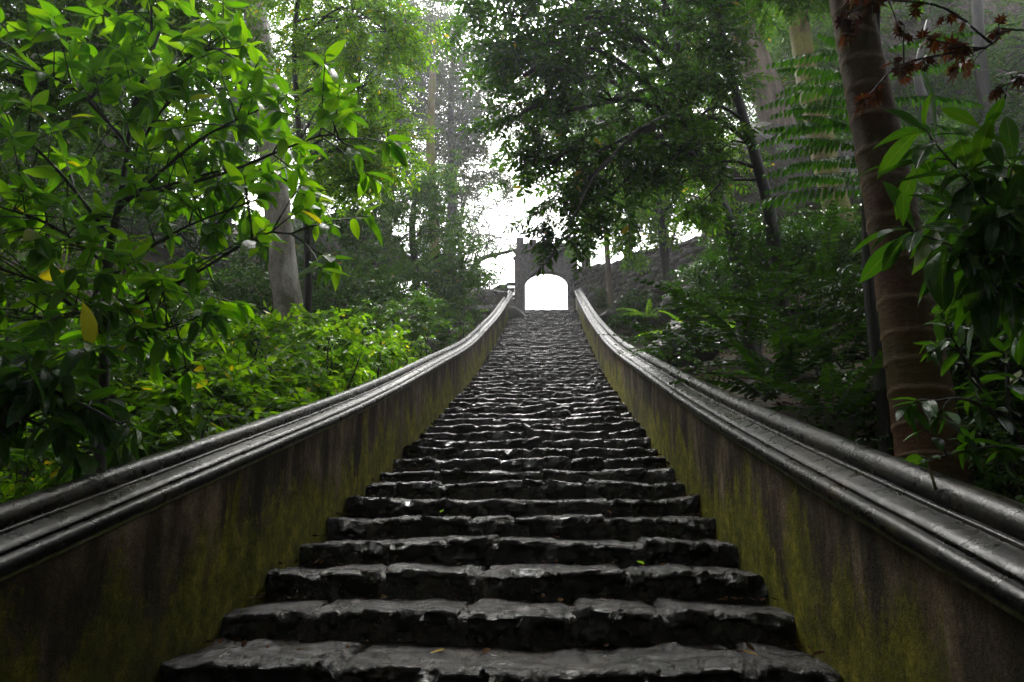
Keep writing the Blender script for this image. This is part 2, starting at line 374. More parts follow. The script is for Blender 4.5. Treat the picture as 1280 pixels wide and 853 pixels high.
for k in range(K0, K1+1):
    yl, zt = step_lip(k); y2, _ = step_lip(k+1) if k < K1 else (yl+.4, 0)
    tread = y2-yl; rnd = random.Random(k*13+5)
    Z = max(yl*.98, .6)
    near = Z < 6; fac = .045*Z/3.0
    res = max(.012, min(.09, .0044*Z))
    wmean = .56 if Z < 14 else .44
    x = -HW-.02-(.10*rnd.random() if 0 else 0); xe = HW+.02; cs = [x]
    while x < xe:
        wd = rnd.uniform(.45, 1.6)*wmean
        if xe-(x+wd) < .14: wd = xe-x
        x += wd; cs.append(min(x, xe))
        if x >= xe-1e-3: break
    dyk = rnd.uniform(-.03, .03)
    for a, b in zip(cs[:-1], cs[1:]):
        seed = rnd.randrange(1000)
        Gd = stone_mesh(a+.004, b-.004, yl+dyk, zt, tread, STEP, res, .034 if Z < 9 else .030, seed, Z < 16)
        if k >= -1 and n_parts < 296:
            q = Geo(); q.grid(Gd, flip=True)
            n1 = Gd.shape[1]; o = Gd[len(Gd)//2, 3]
            for e, rv in ((0, False), (len(Gd)-1, True)):
                idx = list(range(e*n1, (e+1)*n1)); q.L.append(np.array(idx if not rv else idx[::-1])); q.T.append([n1]); q.M.append([0])
            so_ = ob('stone', q.mesh('stone', M['step'], smooth=False, origin=o), stairs, Vector(o)-stairs.location); n_parts += 1
        else:
            far.grid(Gd, flip=True)
    # bed behind the joints
    bx = np.linspace(-HW-.03, HW+.03, 40 if Z < 12 else 14)
    pr = [(tread+.1, -.012), (tread*.5, -.02), (.05, -.035), (.035, -.06), (.05, -STEP-.03)]
    bed.grid(np.array([[(xx, yl+dyk+a+.02*noise.noise(Vector((xx*6, yl*7, b*20))), zt+b+.014*noise.noise(Vector((xx*7, (yl+a)*7, 3)))) for a, b in pr] for xx in bx]), flip=True)
o = ob('stone', far.mesh('stones_far', M['step'], smooth=False, origin=stairs.location), stairs); o['kind'] = 'stuff'; o.name = 'worn_stone'
o['label'] = 'small far stones of the upper steps'
ob('mortar_bed', bed.mesh('mortar_bed', M['mortar'], origin=stairs.location), stairs)
g = Geo(); g.grid(np.array([[(x, y, 8.80+.03*nz(x, y, 0, 1.5)) for x in np.linspace(-1.9, 1.9, 24)] for y in np.linspace(28.3, 36, 40)]))
tag(ob('landing', g.mesh('landing', M['step'])), 'stone landing at the top of the stairs', kind='structure')

# rubble packed at the foot of the near risers
rb = random.Random(99)
for k in range(-1, 9):
    yl, zt = step_lip(k); y2, _ = step_lip(k+1)
    for i in range(rb.randint(4, 7)):
        if n_parts >= 300: break
        cx_ = rb.uniform(-HW+.05, HW-.05); w_ = rb.uniform(.05, .15); h_ = rb.uniform(.025, .07); d_ = rb.uniform(.03, .06); sd_ = rb.random()*50
        q = Geo(); Gd = []
        for a in np.linspace(0, math.pi, 9):
            row = []
            for b in np.linspace(0, 2*math.pi, 14, endpoint=False):
                v = Vector((math.cos(a), math.sin(a)*math.cos(b), math.sin(a)*math.sin(b))); f_ = 1+.5*noise.noise(v*1.6+Vector((sd_, 0, 0)))-.4*(.3-vor(v+Vector((sd_, 1, 2)), 1.2))
                row.append((v.x*w_*f_, v.y*d_*f_, v.z*h_*f_))
            Gd.append(row)
        q.grid(np.array(Gd), True)
        ob('stone', q.mesh('stone', M['step']), stairs, Vector((cx_, y2-.005, zt+h_*.35))-stairs.location); n_parts += 1
# fallen leaves on the steps
def leaf_shape(L, W, st=4, droop=.12, fold=.25, shape=1.0, curl=0.0):
    V = [(0, 0, 0)]; UV = [(0, 0)]; F_ = []
    for i in range(1, st):
        u = i/st; wd = W*.5*(math.sin(math.pi*u**shape))**.8; z = -droop*L*u*u; f = fold*wd
        V += [(u*L, 0, z), (u*L, wd, z+f), (u*L, -wd, z+f+curl*wd)]; UV += [(u, 0), (u, 1), (u, -1)]
    V.append((L, 0, -droop*L)); UV.append((1, 0)); tip = len(V)-1
    F_ += [(0, 1, 2), (0, 3, 1)]
    for i in range(st-2):
        a = 1+3*i; F_ += [(a, a+3, a+4, a+1), (a, a+2, a+5, a+3)]
    a = 1+3*(st-2); F_ += [(a, tip, a+1), (a, a+2, tip)]
    return np.array(V, float), F_, np.array(UV, float)
def small_leaf(L, W, droop=.15, fold=.3, level=1):
    if level == 0:
        V = [(0, 0, 0), (.45*L, W*.5, fold*W*.5-.2*droop*L), (L, 0, -droop*L), (.45*L, -W*.5, fold*W*.5-.2*droop*L)]
        return np.array(V), [(0, 2, 1), (0, 3, 2)], np.zeros((4, 2))
    V = [(0, 0, 0), (.28*L, W*.45, fold*W*.4), (.66*L, W*.42, fold*W*.4-.4*droop*L), (L, 0, -droop*L), (.66*L, -W*.42, fold*W*.4-.4*droop*L), (.28*L, -W*.45, fold*W*.4)]
    return np.array(V), [(0, 3, 2, 1), (0, 5, 4, 3)], np.zeros((6, 2))
def rotm(az, pitch, roll):
    return np.array(Matrix.Rotation(az, 3, 'Z') @ Matrix.Rotation(-pitch, 3, 'Y') @ Matrix.Rotation(roll, 3, 'X'))
for i, (px, py, k, c, lab) in enumerate([
        (540, 822, 0, 'y', 'yellow fallen leaf left of centre on the lowest full step'), (606, 829, 0, 'o', 'orange brown curled fallen leaf in the middle of the lowest step'),
        (944, 830, 0, 'y', 'yellow fallen leaf near the right end of the lowest step'), (804, 709, 2, 'g', 'lime green fallen leaf on the third step near the right'),
        (552, 643, 4, 'g', 'pale green fallen leaf on the fifth step left of centre'), (1010, 826, 0, 'o', 'brown fallen leaf at the right end of the lowest step'),
        (700, 770, 1, 'o', 'small rust coloured fallen leaf on the second step')]):
    yl, zt = step_lip(k); r_ = ray(px, py); s_ = (yl+.12)/r_[1]; x = r_[0]*s_+CAMX
    V, Fc, UV = leaf_shape(.055, .026, 5, -.15, .4)
    me = mesh_np('fallen_leaf', V, [j for f in Fc for j in f], [len(f) for f in Fc], M['litter'] if c == 'o' else M['leaf_lime'], uv=UV)
    if c == 'y':
        if 'leaf_yellow' not in M: M['leaf_yellow'] = leaf_mat('leaf_yellow', [(0, (.5,.34,.03)), (1, (.6,.42,.05))], .3, (1.2, 1, .5), veins=True)
        me.materials[0] = M['leaf_yellow']
    o = ob('fallen_leaf', me, None, (x, yl+.07, zt+.02)); o.rotation_euler = (.2, -.1, i*1.3)
    tag(o, lab, 'leaf', 'fallen leaves on the steps')

# ------------------------------------------------------------------ parapet walls with moulded coping
WH = .575
def parapet(side, label):
    root = tag(empty('parapet_wall', (side*HW, 2.96, P(2.96))), label, 'wall', 'parapet walls flanking the stairs')
    SC = .74 if side < 0 else .88
    yr = np.concatenate([np.linspace(-5, 2, 24), np.linspace(2.05, 12, 150), np.linspace(12.1, 28.7, 130)])
    def zb(y): return P(y) if y < 27.9 else P(27.9)+(y-27.9)*.42
    # wall body
    hts = [-.9, -.35, -.15, 0, .1, .2, .3, .4, .5, WH+.02]
    Gi = []; H = []
    for y in yr:
        row = []
        for h in hts:
            d = .010*nz(side*2, y, h, 2.0) + .004*nz(side*5, y, h, 9)
            row.append((side*(HW+d), y, zb(y)+h)); H.append(h)
        for h in (WH+.02, -.9): row.append((side*(HW+.26), y, zb(y)+h)); H.append(h)
        Gi.append(row)
    g = Geo(); Gi = np.array(Gi); g.grid(Gi, True, flip=(side > 0))
    n1 = Gi.shape[1]; L = list(range((len(yr)-1)*n1, len(yr)*n1)); g.L.append(np.array(L)); g.T.append([n1]); g.M.append([0])
    me = g.mesh('wall_body', M['wall'], smooth=False, origin=root.location)
    a = me.attributes.new('hgt', 'FLOAT', 'POINT'); a.data.foreach_set('value', np.array(H, np.float32))
    ob('wall_body', me, root)
    def sweep(prof, name, amp, mt='coping'):
        rows = []; prof = [(u*SC, v*SC) for u, v in prof]
        for y in yr:
            n_ = len(prof); row = []
            for j, (u, v) in enumerate(prof):
                d = amp*.5*nz(side*3+u*4, y*1.2, v*6, 2.0, 3)
                row.append((side*(HW+u)+0, y, zb(y)+WH+v+d + .006*math.sin(y*.9+side)))
            rows.append(row)
        g = Geo(); Gp = np.array(rows); g.grid(Gp, True, flip=(side > 0))
        n1 = len(prof)
        for e, rv in ((0, 0), (len(yr)-1, 1)):
            idx = list(range(e*n1, (e+1)*n1)); g.L.append(np.array(idx[::-1] if rv else idx)); g.T.append([n1]); g.M.append([0])
        ob(name, g.mesh(name, M[mt], smooth=True, origin=root.location), root)
    sweep([(-.012, -.022), (-.020, -.014), (-.018, 0), (.0, .001), (.02, -.022)], 'plaster_edge', .006, mt='edge')
    torus = [(.02, 0)] + [(-.012-.034*math.cos(R(a)), .036+.034*math.sin(R(a))) for a in range(-80, 90, 17)] + [(.02, .072)]
    sweep(torus + [(.24, .072), (.24, 0)], 'lower_moulding', .004)
    sweep([(.004, .070), (-.004, .076), (-.002, .084), (.03, .098), (.075, .112), (.08, .1125), (.081, .070)], 'sloping_ledge', .004)
    sweep([(.080, .070), (.080, .122), (.084, .126), (.100, .127), (.104, .122), (.105, .070)], 'narrow_fillet', .003)
    sweep([(.107, .070), (.107, .112), (.111, .116), (.124, .116), (.125, .070)], 'inner_fillet', .003)
    cxr, czr, rr = .19, .128, .062
    sweep([(.126, .070)] + [(cxr-rr*math.cos(R(a)), czr+rr*math.sin(R(a))) for a in range(-30, 215, 16)] + [(.25, .070)], 'top_roll', .004)
parapet(-1, 'mossy plastered parapet on the left of the stairs with black moulded coping')
parapet(1, 'mossy streaked parapet on the right of the stairs with black moulded coping')
# dry twig caught on the right coping
g = Geo(); p0 = at(1163, 600, 2.35); g.tube(curve([p0+(0, 0, .04), p0+(.004, 0, .02), p0+(.012, 0, -.03)], 6), np.linspace(.003, .005, 6), 6)
tag(ob('dry_twig', g.mesh('dry_twig', M['bark_moss'])), 'short dry stick caught on the right coping', 'stick')

# ------------------------------------------------------------------ gateway at the top
GY = 31.0; gc = at(683, 385, GY); gx = gc[0]; gz = 8.83
gate = tag(empty('stone_gateway', (gx, GY, gz)), 'tall battlemented stone gateway with pointed arch at the top of the stairs', 'gateway')
def gate_part(name, geo, smooth=False): return ob(name, geo.mesh(name, M['masonry'], smooth=smooth, origin=gate.location), gate)
HAo, AX, SP = .88, 2.50, 2.02
def arch_z(x, a=HAo, sp=SP, ap=AX): 
    u = min(1, abs(x)/a); return sp + (ap-sp)*(1-u**2.3)**.62*(1-.06*u)
g = Geo(); axs = np.linspace(-HAo, HAo, 25)
bz = [arch_z(x) for x in axs]
for yf, fl in ((GY-.22, False), (GY+.22, True)):
    g.grid(np.array([[(gx+x, yf, gz+z), (gx+x, yf, gz+3.35)] for x, z in zip(axs, bz)]), flip=not fl)
g.grid(np.array([[(gx+x, GY-.22, gz+z), (gx+x, GY+.22, gz+z)] for x, z in zip(axs, bz)]), flip=True)
g.grid(np.array([[(gx+x, GY-.22, gz+3.35), (gx+x, GY+.22, gz+3.35)] for x in axs]))
gate_part('arch_wall', g)
for s in (-1, 1):
    g = Geo(); a, b = sorted((s*HAo, s*1.24)); g.box((gx+a, GY-.30, gz-.3), (gx+b, GY+.30, gz+3.35)); gate_part('pier', g)
    g = Geo(); a, b = sorted((s*1.06, s*1.30)); g.box((gx+a, GY-.45, gz-.3), (gx+b, GY-.303, gz+2.95)); gate_part('buttress', g)
    g = Geo(); a, b = sorted((s*1.02, s*1.36)); g.box((gx+a, GY-.50, gz+2.953), (gx+b, GY-.303, gz+3.06)); gate_part('buttress_cap', g)
g = Geo(); g.box((gx-1.30, GY-.36, gz+3.353), (gx+1.30, GY+.36, gz+3.47)); gate_part('string_course', g)
g = Geo(); g.box((gx-1.22, GY-.24, gz+3.473), (gx+1.22, GY+.24, gz+3.72)); gate_part('parapet_band', g)
for i, x in enumerate((-1.08, -.54, 0, .54, 1.08)):
    g = Geo(); g.box((gx+x-.15, GY-.24, gz+3.723), (gx+x+.15, GY+.24, gz+(4.0 if abs(x) > 1 else 3.90))); gate_part('merlon', g)
g = Geo(); hx = np.linspace(-1.0, 1.0, 25)
prof = [(0, -.33), (.10, -.33), (.10, -.222), (0, -.222)]
g.grid(np.array([[(gx+x*(1+d*.3), y, gz+arch_z(x, 1.0, SP+.30, AX+.36)+d) for d, y in prof] for x in hx]), True)
gate_part('hood_mould', g)
# masonry wall continuing left and right of the gate into the slope
def rubble_wall(name, p0, p1, h0, h1, thick, label, stones=True):
    root = tag(empty(name, ((p0[0]+p1[0])/2, (p0[1]+p1[1])/2, min(p0[2], p1[2]))), label, 'wall')
    p0, p1 = Vector(p0), Vector(p1); d = (p1-p0); Ln = d.length; n = Vector((d.y, -d.x, 0)).normalized()
    if n.y > 0: n = -n
    g = Geo(); m = int(Ln/.35)+2
    rows = []
    for i in range(m):
        u = i/(m-1); b = p0+d*u; h = h0+(h1-h0)*u + .15*nz(b.x, b.y, 1, 1.2)
        rows.append([tuple(b - n*thick*.5 + Vector((0, 0, -.8))), tuple(b-n*thick*.5+Vector((0, 0, h))), tuple(b+n*thick*.45+Vector((0, 0, h))), tuple(b+n*thick*.45+Vector((0, 0, -.8)))])
    g.grid(np.array(rows), True); ob('wall_core', g.mesh('wall_core', M['mortar'], smooth=False, origin=root.location), root)
    z = 0; cnt = 0; extra = Geo(); variants = []
    for vi in range(10):
        q = Geo(); rnd = random.Random(vi); G_ = []
        nu, nv = 6, 5
        for i in range(nu):
            th = i/(nu-1); row = []
            for j in range(nv):
                uu = th-.5; vv = j/(nv-1)-.5
                e = (1-(2*abs(uu))**4)*(1-(2*abs(vv))**4)
                row.append((uu*(.96), -e*.28-.3*noise.noise(Vector((uu*3+vi*5, vv*3, 0)))*e, vv*.94))
            G_.append(row)
        q.grid(np.array(G_)); variants.append(q)
    rng = random.Random(3)
    while z < max(h0, h1):
        rh = rng.uniform(.16, .34); u = 0
        while u < Ln:
            wd = rng.uniform(.2, .85); hh = h0+(h1-h0)*(u/Ln)
            if z+rh < hh+.15:
                b = p0 + d*((u+wd*.5)/Ln) + n*(thick*.45+rng.uniform(-.03, .03)) + Vector((0, 0, rng.uniform(-.05, .05))); q = variants[rng.randrange(10)]
                V = q.V[0]*np.array((wd*.97, .16, rh*.95))
                ang = math.atan2(d.y, d.x); c_, s_ = math.cos(ang), math.sin(ang)
                if n.dot(Vector((-s_, c_, 0))) > 0: V = V*np.array((1, -1, 1))
                X = V[:, 0]*c_-V[:, 1]*s_; Yv = V[:, 0]*s_+V[:, 1]*c_
                W_ = np.stack([X, Yv, V[:, 2]], 1)
                if cnt < 290:
                    me = mesh_np('stone', W_, q.L[0], q.T[0], M['rock'], smooth=True); o = ob('stone', me, root, Vector((b.x, b.y, b.z+z+rh/2))-root.location)
                else: extra.add(W_+np.array((b.x, b.y, b.z+z+rh/2)), q.L[0], q.T[0])
                cnt += 1
            u += wd
        z += rh
    if extra.n: ob('rubble_stone', extra.mesh('rubble', M['rock'], origin=root.location), root)['kind'] = 'stuff'
    return root
rubble_wall('retaining_wall', (1.3, 31.0, 8.3), (7.6, 21.5, 6.0), 2.9, 3.6, .7, 'dark rubble retaining wall running right from the gateway')
rubble_wall('boundary_wall', (-5.2, 31.2, 8.2), (-1.55, 31.2, 8.5), 1.5, 2.3, .5, 'low dark rubble wall left of the gateway')

# ------------------------------------------------------------------ rocks
def rock(name, c, r, sc, seed, label, group, m='rock', sub=22):
    th = np.linspace(0, math.pi, sub//2+2); ph = np.linspace(0, 2*math.pi, sub, endpoint=False)
    Gd = []
    for t_ in th:
        row = []
        for p_ in ph:
            v = Vector((math.sin(t_)*math.cos(p_), math.sin(t_)*math.sin(p_), math.cos(t_)))
            k = 1+.45*noise.fractal(v*1.3+Vector((seed, 0, 0)), 1, 2, 4) - .35*(.3-vor(v+Vector((seed, 3, 1)), 1.6))
            row.append((v.x*sc[0]*r*k, v.y*sc[1]*r*k, v.z*sc[2]*r*k))
        Gd.append(row)
    g = Geo(); g.grid(np.array(Gd), True)
    o = ob(name, g.mesh(name, M[m], smooth=True), None, tuple(c)); return tag(o, label, 'rock', group)
def gp(px, py, Y, dz=0):
    p = at(px, py, Y); return (p[0], p[1], p[2]+dz)
GR = 'boulders on the slopes'
rock('boulder', gp(880, 372, 17), .9, (1.3, 1, .8), 1.1, 'dark boulder under the shrubs right of the upper stairs', GR)
rock('boulder', gp(800, 392, 21), .7, (1.4, 1, .7), 5.2, 'small hazy boulder at the foot of the retaining wall', GR)
rock('boulder', gp(855, 430, 12.5), .42, (1.2, 1, .8), 7.7, 'low dark boulder just outside the right coping', GR)
rock('boulder', gp(985, 250, 20), 1.9, (1.5, 1, .9), 9.1, 'big brown rock outcrop behind the mossy leaning trunk', GR, sub=34)
rock('boulder', gp(600, 392, 26), 1.0, (1.5, 1, .8), 13.1, 'grey boulder left of the top of the stairs', GR)
rock('boulder', gp(425, 325, 27), 1.6, (1.5, 1, 1.0), 17.5, 'large shadowed rock outcrop behind the left thicket', GR, sub=34)
rock('cliff_face', gp(1240, 110, 30), 7.5, (1.1, .7, 1.5), 3.3, 'pale grey limestone cliff rising in mist at the upper right', None, 'cliff', 70)

# ------------------------------------------------------------------ foliage machinery
def tmpl(pieces, stems=()):
    """pieces: (V, faces, R, t); stems: (p0,p1,r) -> template dict"""
    V = []; L = []; T = []; Mi = []; UV = []; n = 0
    for v, f, Rm, t_, uv in pieces:
        V.append(v @ Rm.T + t_); UV.append(uv)
        for q in f: L += [i+n for i in q]; T.append(len(q)); Mi.append(0)
        n += len(v)
    for p0, p1, r in stems:
        p0 = np.array(p0); p1 = np.array(p1)
        tri = np.array([(0, r, 0), (0, -r*.5, r*.87), (0, -r*.5, -r*.87)])
        V.append(np.concatenate([tri+p0, tri*.5+p1])); UV.append(np.zeros((6, 2)))
        for a in range(3):
            b = (a+1) % 3; L += [n+a, n+b, n+3+b, n+3+a]; T.append(4); Mi.append(1)
        n += 6
    return dict(V=np.concatenate(V).astype(np.float32), L=np.array(L), T=np.array(T), M=np.array(Mi), UV=np.concatenate(UV).astype(np.float32), nl=len(pieces))
def t_alt(n, ln, L, W, level=1, seed=0, spread=55, droop=.2):
    r = random.Random(seed); pcs = []
    for i in range(n):
        u = .15+.85*i/(n-1); s = 1 if i % 2 else -1
        sz = (.75+.5*math.sin(math.pi*min(u, .9)))*r.uniform(.8, 1.15)*.8
        v, f, uv = small_leaf(L*sz, W*sz, droop, .3, level)
        az = s*R(spread*(1-.6*(u > .95))+r.uniform(-12, 12))
        if i == n-1: az = R(r.uniform(-8, 8))
        pcs.append((v, f, rotm(az, R(r.uniform(-28, 12)), R(r.uniform(-30, 30))), np.array((u*ln, 0, -.12*ln*u*u)), uv))
    return tmpl(pcs, [((0, 0, 0), (ln, 0, -.12*ln), .005*ln/.3)] if level else ())
def t_whorl(n, L, W, st=4, seed=0, ang=62):
    r = random.Random(seed); pcs = []
    for i in range(n):
        sz = r.uniform(.65, 1.1); v, f, uv = leaf_shape(L*sz, W*sz, st, r.uniform(.08, .35), r.uniform(.15, .4), .85, r.uniform(-.3, .3))
        a = i*2.4+r.uniform(-.3, .3); al = R(r.uniform(ang-28, ang+22))
        Rm = np.array(Matrix.Rotation(a, 3, 'X') @ Matrix.Rotation(-al, 3, 'Y') @ Matrix.Rotation(0, 3, 'X'))
        pcs.append((v, f, Rm, np.array((-.02*i*L, 0, 0)), uv))
    return tmpl(pcs, [((-L*.9, 0, 0), (0, 0, 0), .0035)])
def t_frond(n, ln, L, W, level=1, seed=0, arch=.35):
    r = random.Random(seed); pcs = []; st = []; prev = np.array((0, 0, 0.))
    for i in range(n):
        u = .12+.88*i/n; pos = np.array((ln*u, 0, ln*(.25*u-arch*u*u*1.5)))
        sz = math.sin(math.pi*(.12+.86*u))**.7
        for s in (-1, 1):
            v, f, uv = small_leaf(L*sz*r.uniform(.85, 1.1), W*(.6+.4*sz), .25, .2, level)
            pcs.append((v, f, rotm(s*R(72-25*u+r.uniform(-5, 5)), R(-12+r.uniform(-8, 8)), R(r.uniform(-15, 15))), pos, uv))
        if i % 3 == 0: st.append((prev, pos, .006*(1-.6*u)*ln/.8)); prev = pos
    return tmpl(pcs, st)
def t_tier(nb, ln, seed=0):
    """bipinnate flat tier: side pinnae with hanging leaflets"""
    r = random.Random(seed); pcs = []; st = [((0, 0, 0), (ln, 0, -.1*ln), .006)]
    for b in range(nb):
        u = .1+.9*b/nb; pl = ln*.42*math.sin(math.pi*(.2+.7*u))
        for s in (-1, 1):
            a = s*R(65-20*u); dx, dy = math.cos(a), math.sin(a); p0 = np.array((u*ln, 0, -.1*ln*u*u)); p1 = p0+np.array((dx*pl, dy*pl, -.12*pl))
            st.append((p0, p1, .0025))
            for j in range(8):
                q = p0+(p1-p0)*(.1+.9*j/8)
                for s2 in (-1, 1):
                    v, f, uv = small_leaf(.095*(1-.04*j), .036, .2, .2, 0)
                    pcs.append((v, f, rotm(a+s2*R(68), R(r.uniform(-50, -10)), 0), q, uv))
    return tmpl(pcs, st)
def frames(D, jit=.35):
    D = D/np.linalg.norm(D, axis=1)[:, None]
    up = np.array((0, 0, 1.))+RNG.normal(0, jit, D.shape); Zx = up-(up*D).sum(1)[:, None]*D
    Zx /= np.linalg.norm(Zx, axis=1)[:, None]+1e-9; Yx = np.cross(Zx, D)
    return np.stack([D, Yx, Zx], -1)
def instance(T_, Pp, Rm, S):
    """numpy-merge K copies of a template; returns V,L,T,M,UV"""
    K = len(Pp); nv = len(T_['V'])
    V = np.einsum('kij,vj->kvi', Rm*S[:, None, None], T_['V'])+Pp[:, None, :]
    L = (T_['L'][None, :]+(np.arange(K)*nv)[:, None]).ravel()
    return V.reshape(-1, 3), L, np.tile(T_['T'], K), np.tile(T_['M'], K), np.tile(T_['UV'], (K, 1))
class Leaves:
    def __init__(s): s.parts = []
    def put(s, T_, Pp, D, S, jit=.35):
        if len(Pp): s.parts.append(instance(T_, np.asarray(Pp), frames(np.asarray(D, float), jit), np.asarray(S)))
    def stem(s, pts, r0, r1, n=4):
        g = Geo(); g.tube(pts, np.linspace(r0, r1, len(pts)), n, 1, cap=False)
        V, L, T_ = g.V[0], g.L[0], g.T[0]; s.parts.append((V, L, T_, np.ones(len(T_), int), np.zeros((len(V), 2))))
    def mesh(s, name, mats, origin):
        V = np.concatenate([p[0] for p in s.parts]); off = 0; Ls = []
        for p in s.parts: Ls.append(p[1]+off); off += len(p[0])
        return mesh_np(name, V, np.concatenate(Ls), np.concatenate([p[2] for p in s.parts]), mats, np.concatenate([p[3] for p in s.parts]), False, np.concatenate([p[4] for p in s.parts]), origin)
def leaf_area(T_, L, W): return T_['nl']*.62*L*W
TPL = {}; COVK = 1.84
def tp(kind, level, L):
    key = (kind, level, round(L, 3))
    if key not in TPL:
        if kind == 'alt': TPL[key] = [t_alt(11, L*3.3, L, L*.42, level, s) for s in range(4)]
        if kind == 'round': TPL[key] = [t_alt(8, L*2.4, L, L*.62, level, s+10) for s in range(3)]
        if kind == 'tuft': TPL[key] = [t_alt(7, L*1.3, L, L*.38, level, s+20, 70, .35) for s in range(4)]
        if kind == 'whorl': TPL[key] = [t_whorl(8, L, L*.33, 3, s) for s in range(4)]
        if kind == 'frond': TPL[key] = [t_frond(16, L*7, L, L*.30, level, s) for s in range(3)]
        if kind == 'tier': TPL[key] = [t_tier(9, L, s) for s in range(3)]
    return TPL[key]
def clump(lv, c, r, kind='alt', L=.12, level=1, cov=1.3, droop=.3, flat=.75, nodes=None, clip=False):
    """one leafy clump: nodes inside an ellipsoid, sprays leaving each node; gaps stay between the nodes"""
    T_ = tp(kind, level, L); wf = {'alt': .42, 'round': .62, 'tuft': .38, 'whorl': .33, 'frond': .30}[kind]
    la = leaf_area(T_[0], L, L*wf)
    cov = cov*COVK
    n = int(cov*math.pi*r*r*flat/(la*.55))+3
    nn = nodes or max(5, int(n/7)); c = np.asarray(c, float)
    d = RNG.normal(0, 1, (nn, 3)); d /= np.linalg.norm(d, axis=1)[:, None]
    rad = r*(.35+.65*RNG.random(nn)**.6)
    nod = c+d*rad[:, None]*np.array((1, 1, flat))
    for q in nod[:min(nn, 26)]:
        mid = (c+q)/2+np.array((0, 0, .08*r)); lv.stem(curve([c, mid, q], 5), .012*r+.002, .004*r+.001, 3)
    idx = RNG.integers(0, nn, n); sp = r*.30/ (1 if r > .6 else 1)
    Pp = nod[idx]+RNG.normal(0, sp*.55, (n, 3)); D = (nod[idx]-c)/r + RNG.normal(0, .55, (n, 3)); D[:, 2] = D[:, 2]*.5-droop
    S = RNG.uniform(.7, 1.2, n)
    ch = RNG.integers(0, len(T_), n)
    if clip: ch[np.abs(Pp[:, 0]) < 1.62+L*1.6] = -1
    for j in range(len(T_)): lv.put(T_[j], Pp[ch == j], D[ch == j], S[ch == j])
def tree(name, label, cat, trunk, clumps, lm, bm,  kind='alt', L=.12, level=1, cov=1.3, group=None, branches=True, droop=.3, flat=.75, tn=10, crown='crown', rough=.04):
    """trunk: list of (x,y,z,r); clumps: list of (x,y,z,r)"""
    tk = curve([np.array(q) for q in trunk], 22); org = tk[0][:3]
    root = tag(empty(name, tuple(org)), label, cat, group)
    g = Geo(); 
    w_ = tk[:, :3].copy(); rr = tk[:, 3].copy(); rr[0] *= 1.25
    g.tube(w_, rr, tn, 0, rough); ob('trunk', g.mesh('trunk', M[bm], origin=org), root)
    lv = Leaves()
    for c in clumps:
        c = np.array(c, float); cc = c[:3]
        if branches:
            dd = np.linalg.norm(tk[:, :3]-cc, axis=1) + .25*np.maximum(0, tk[:, 2]-cc[2]-.8)
            i = int(np.argmin(dd)); p0 = tk[i, :3]; mid = (p0+cc)/2+RNG.normal(0, .08, 3)*np.linalg.norm(cc-p0)+np.array((0, 0, .2*np.linalg.norm(cc-p0)))
            g = Geo(); r0 = min(tk[i, 3]*.6, .018*np.linalg.norm(cc-p0)+.012); g.tube(curve([p0, mid, cc], 9), np.linspace(r0, r0*.35, 9)[:len(curve([p0, mid, cc], 9))], 6, 0, .05)
            ob('branch', g.mesh('branch', M[bm], origin=org), root)
        clump(lv, cc, c[3], kind, L, level, cov, droop, flat)
    o = ob(crown, lv.mesh(crown, [M[lm], M['twig']], org), root); o['kind'] = 'stuff'
    return root
def pt(px, py, Y, r): p = at(px, py, Y); return (p[0], p[1], p[2], r)
def ground_pt(x, y, r, dz=-.15): return (x, y, G(x, y)+dz, r)

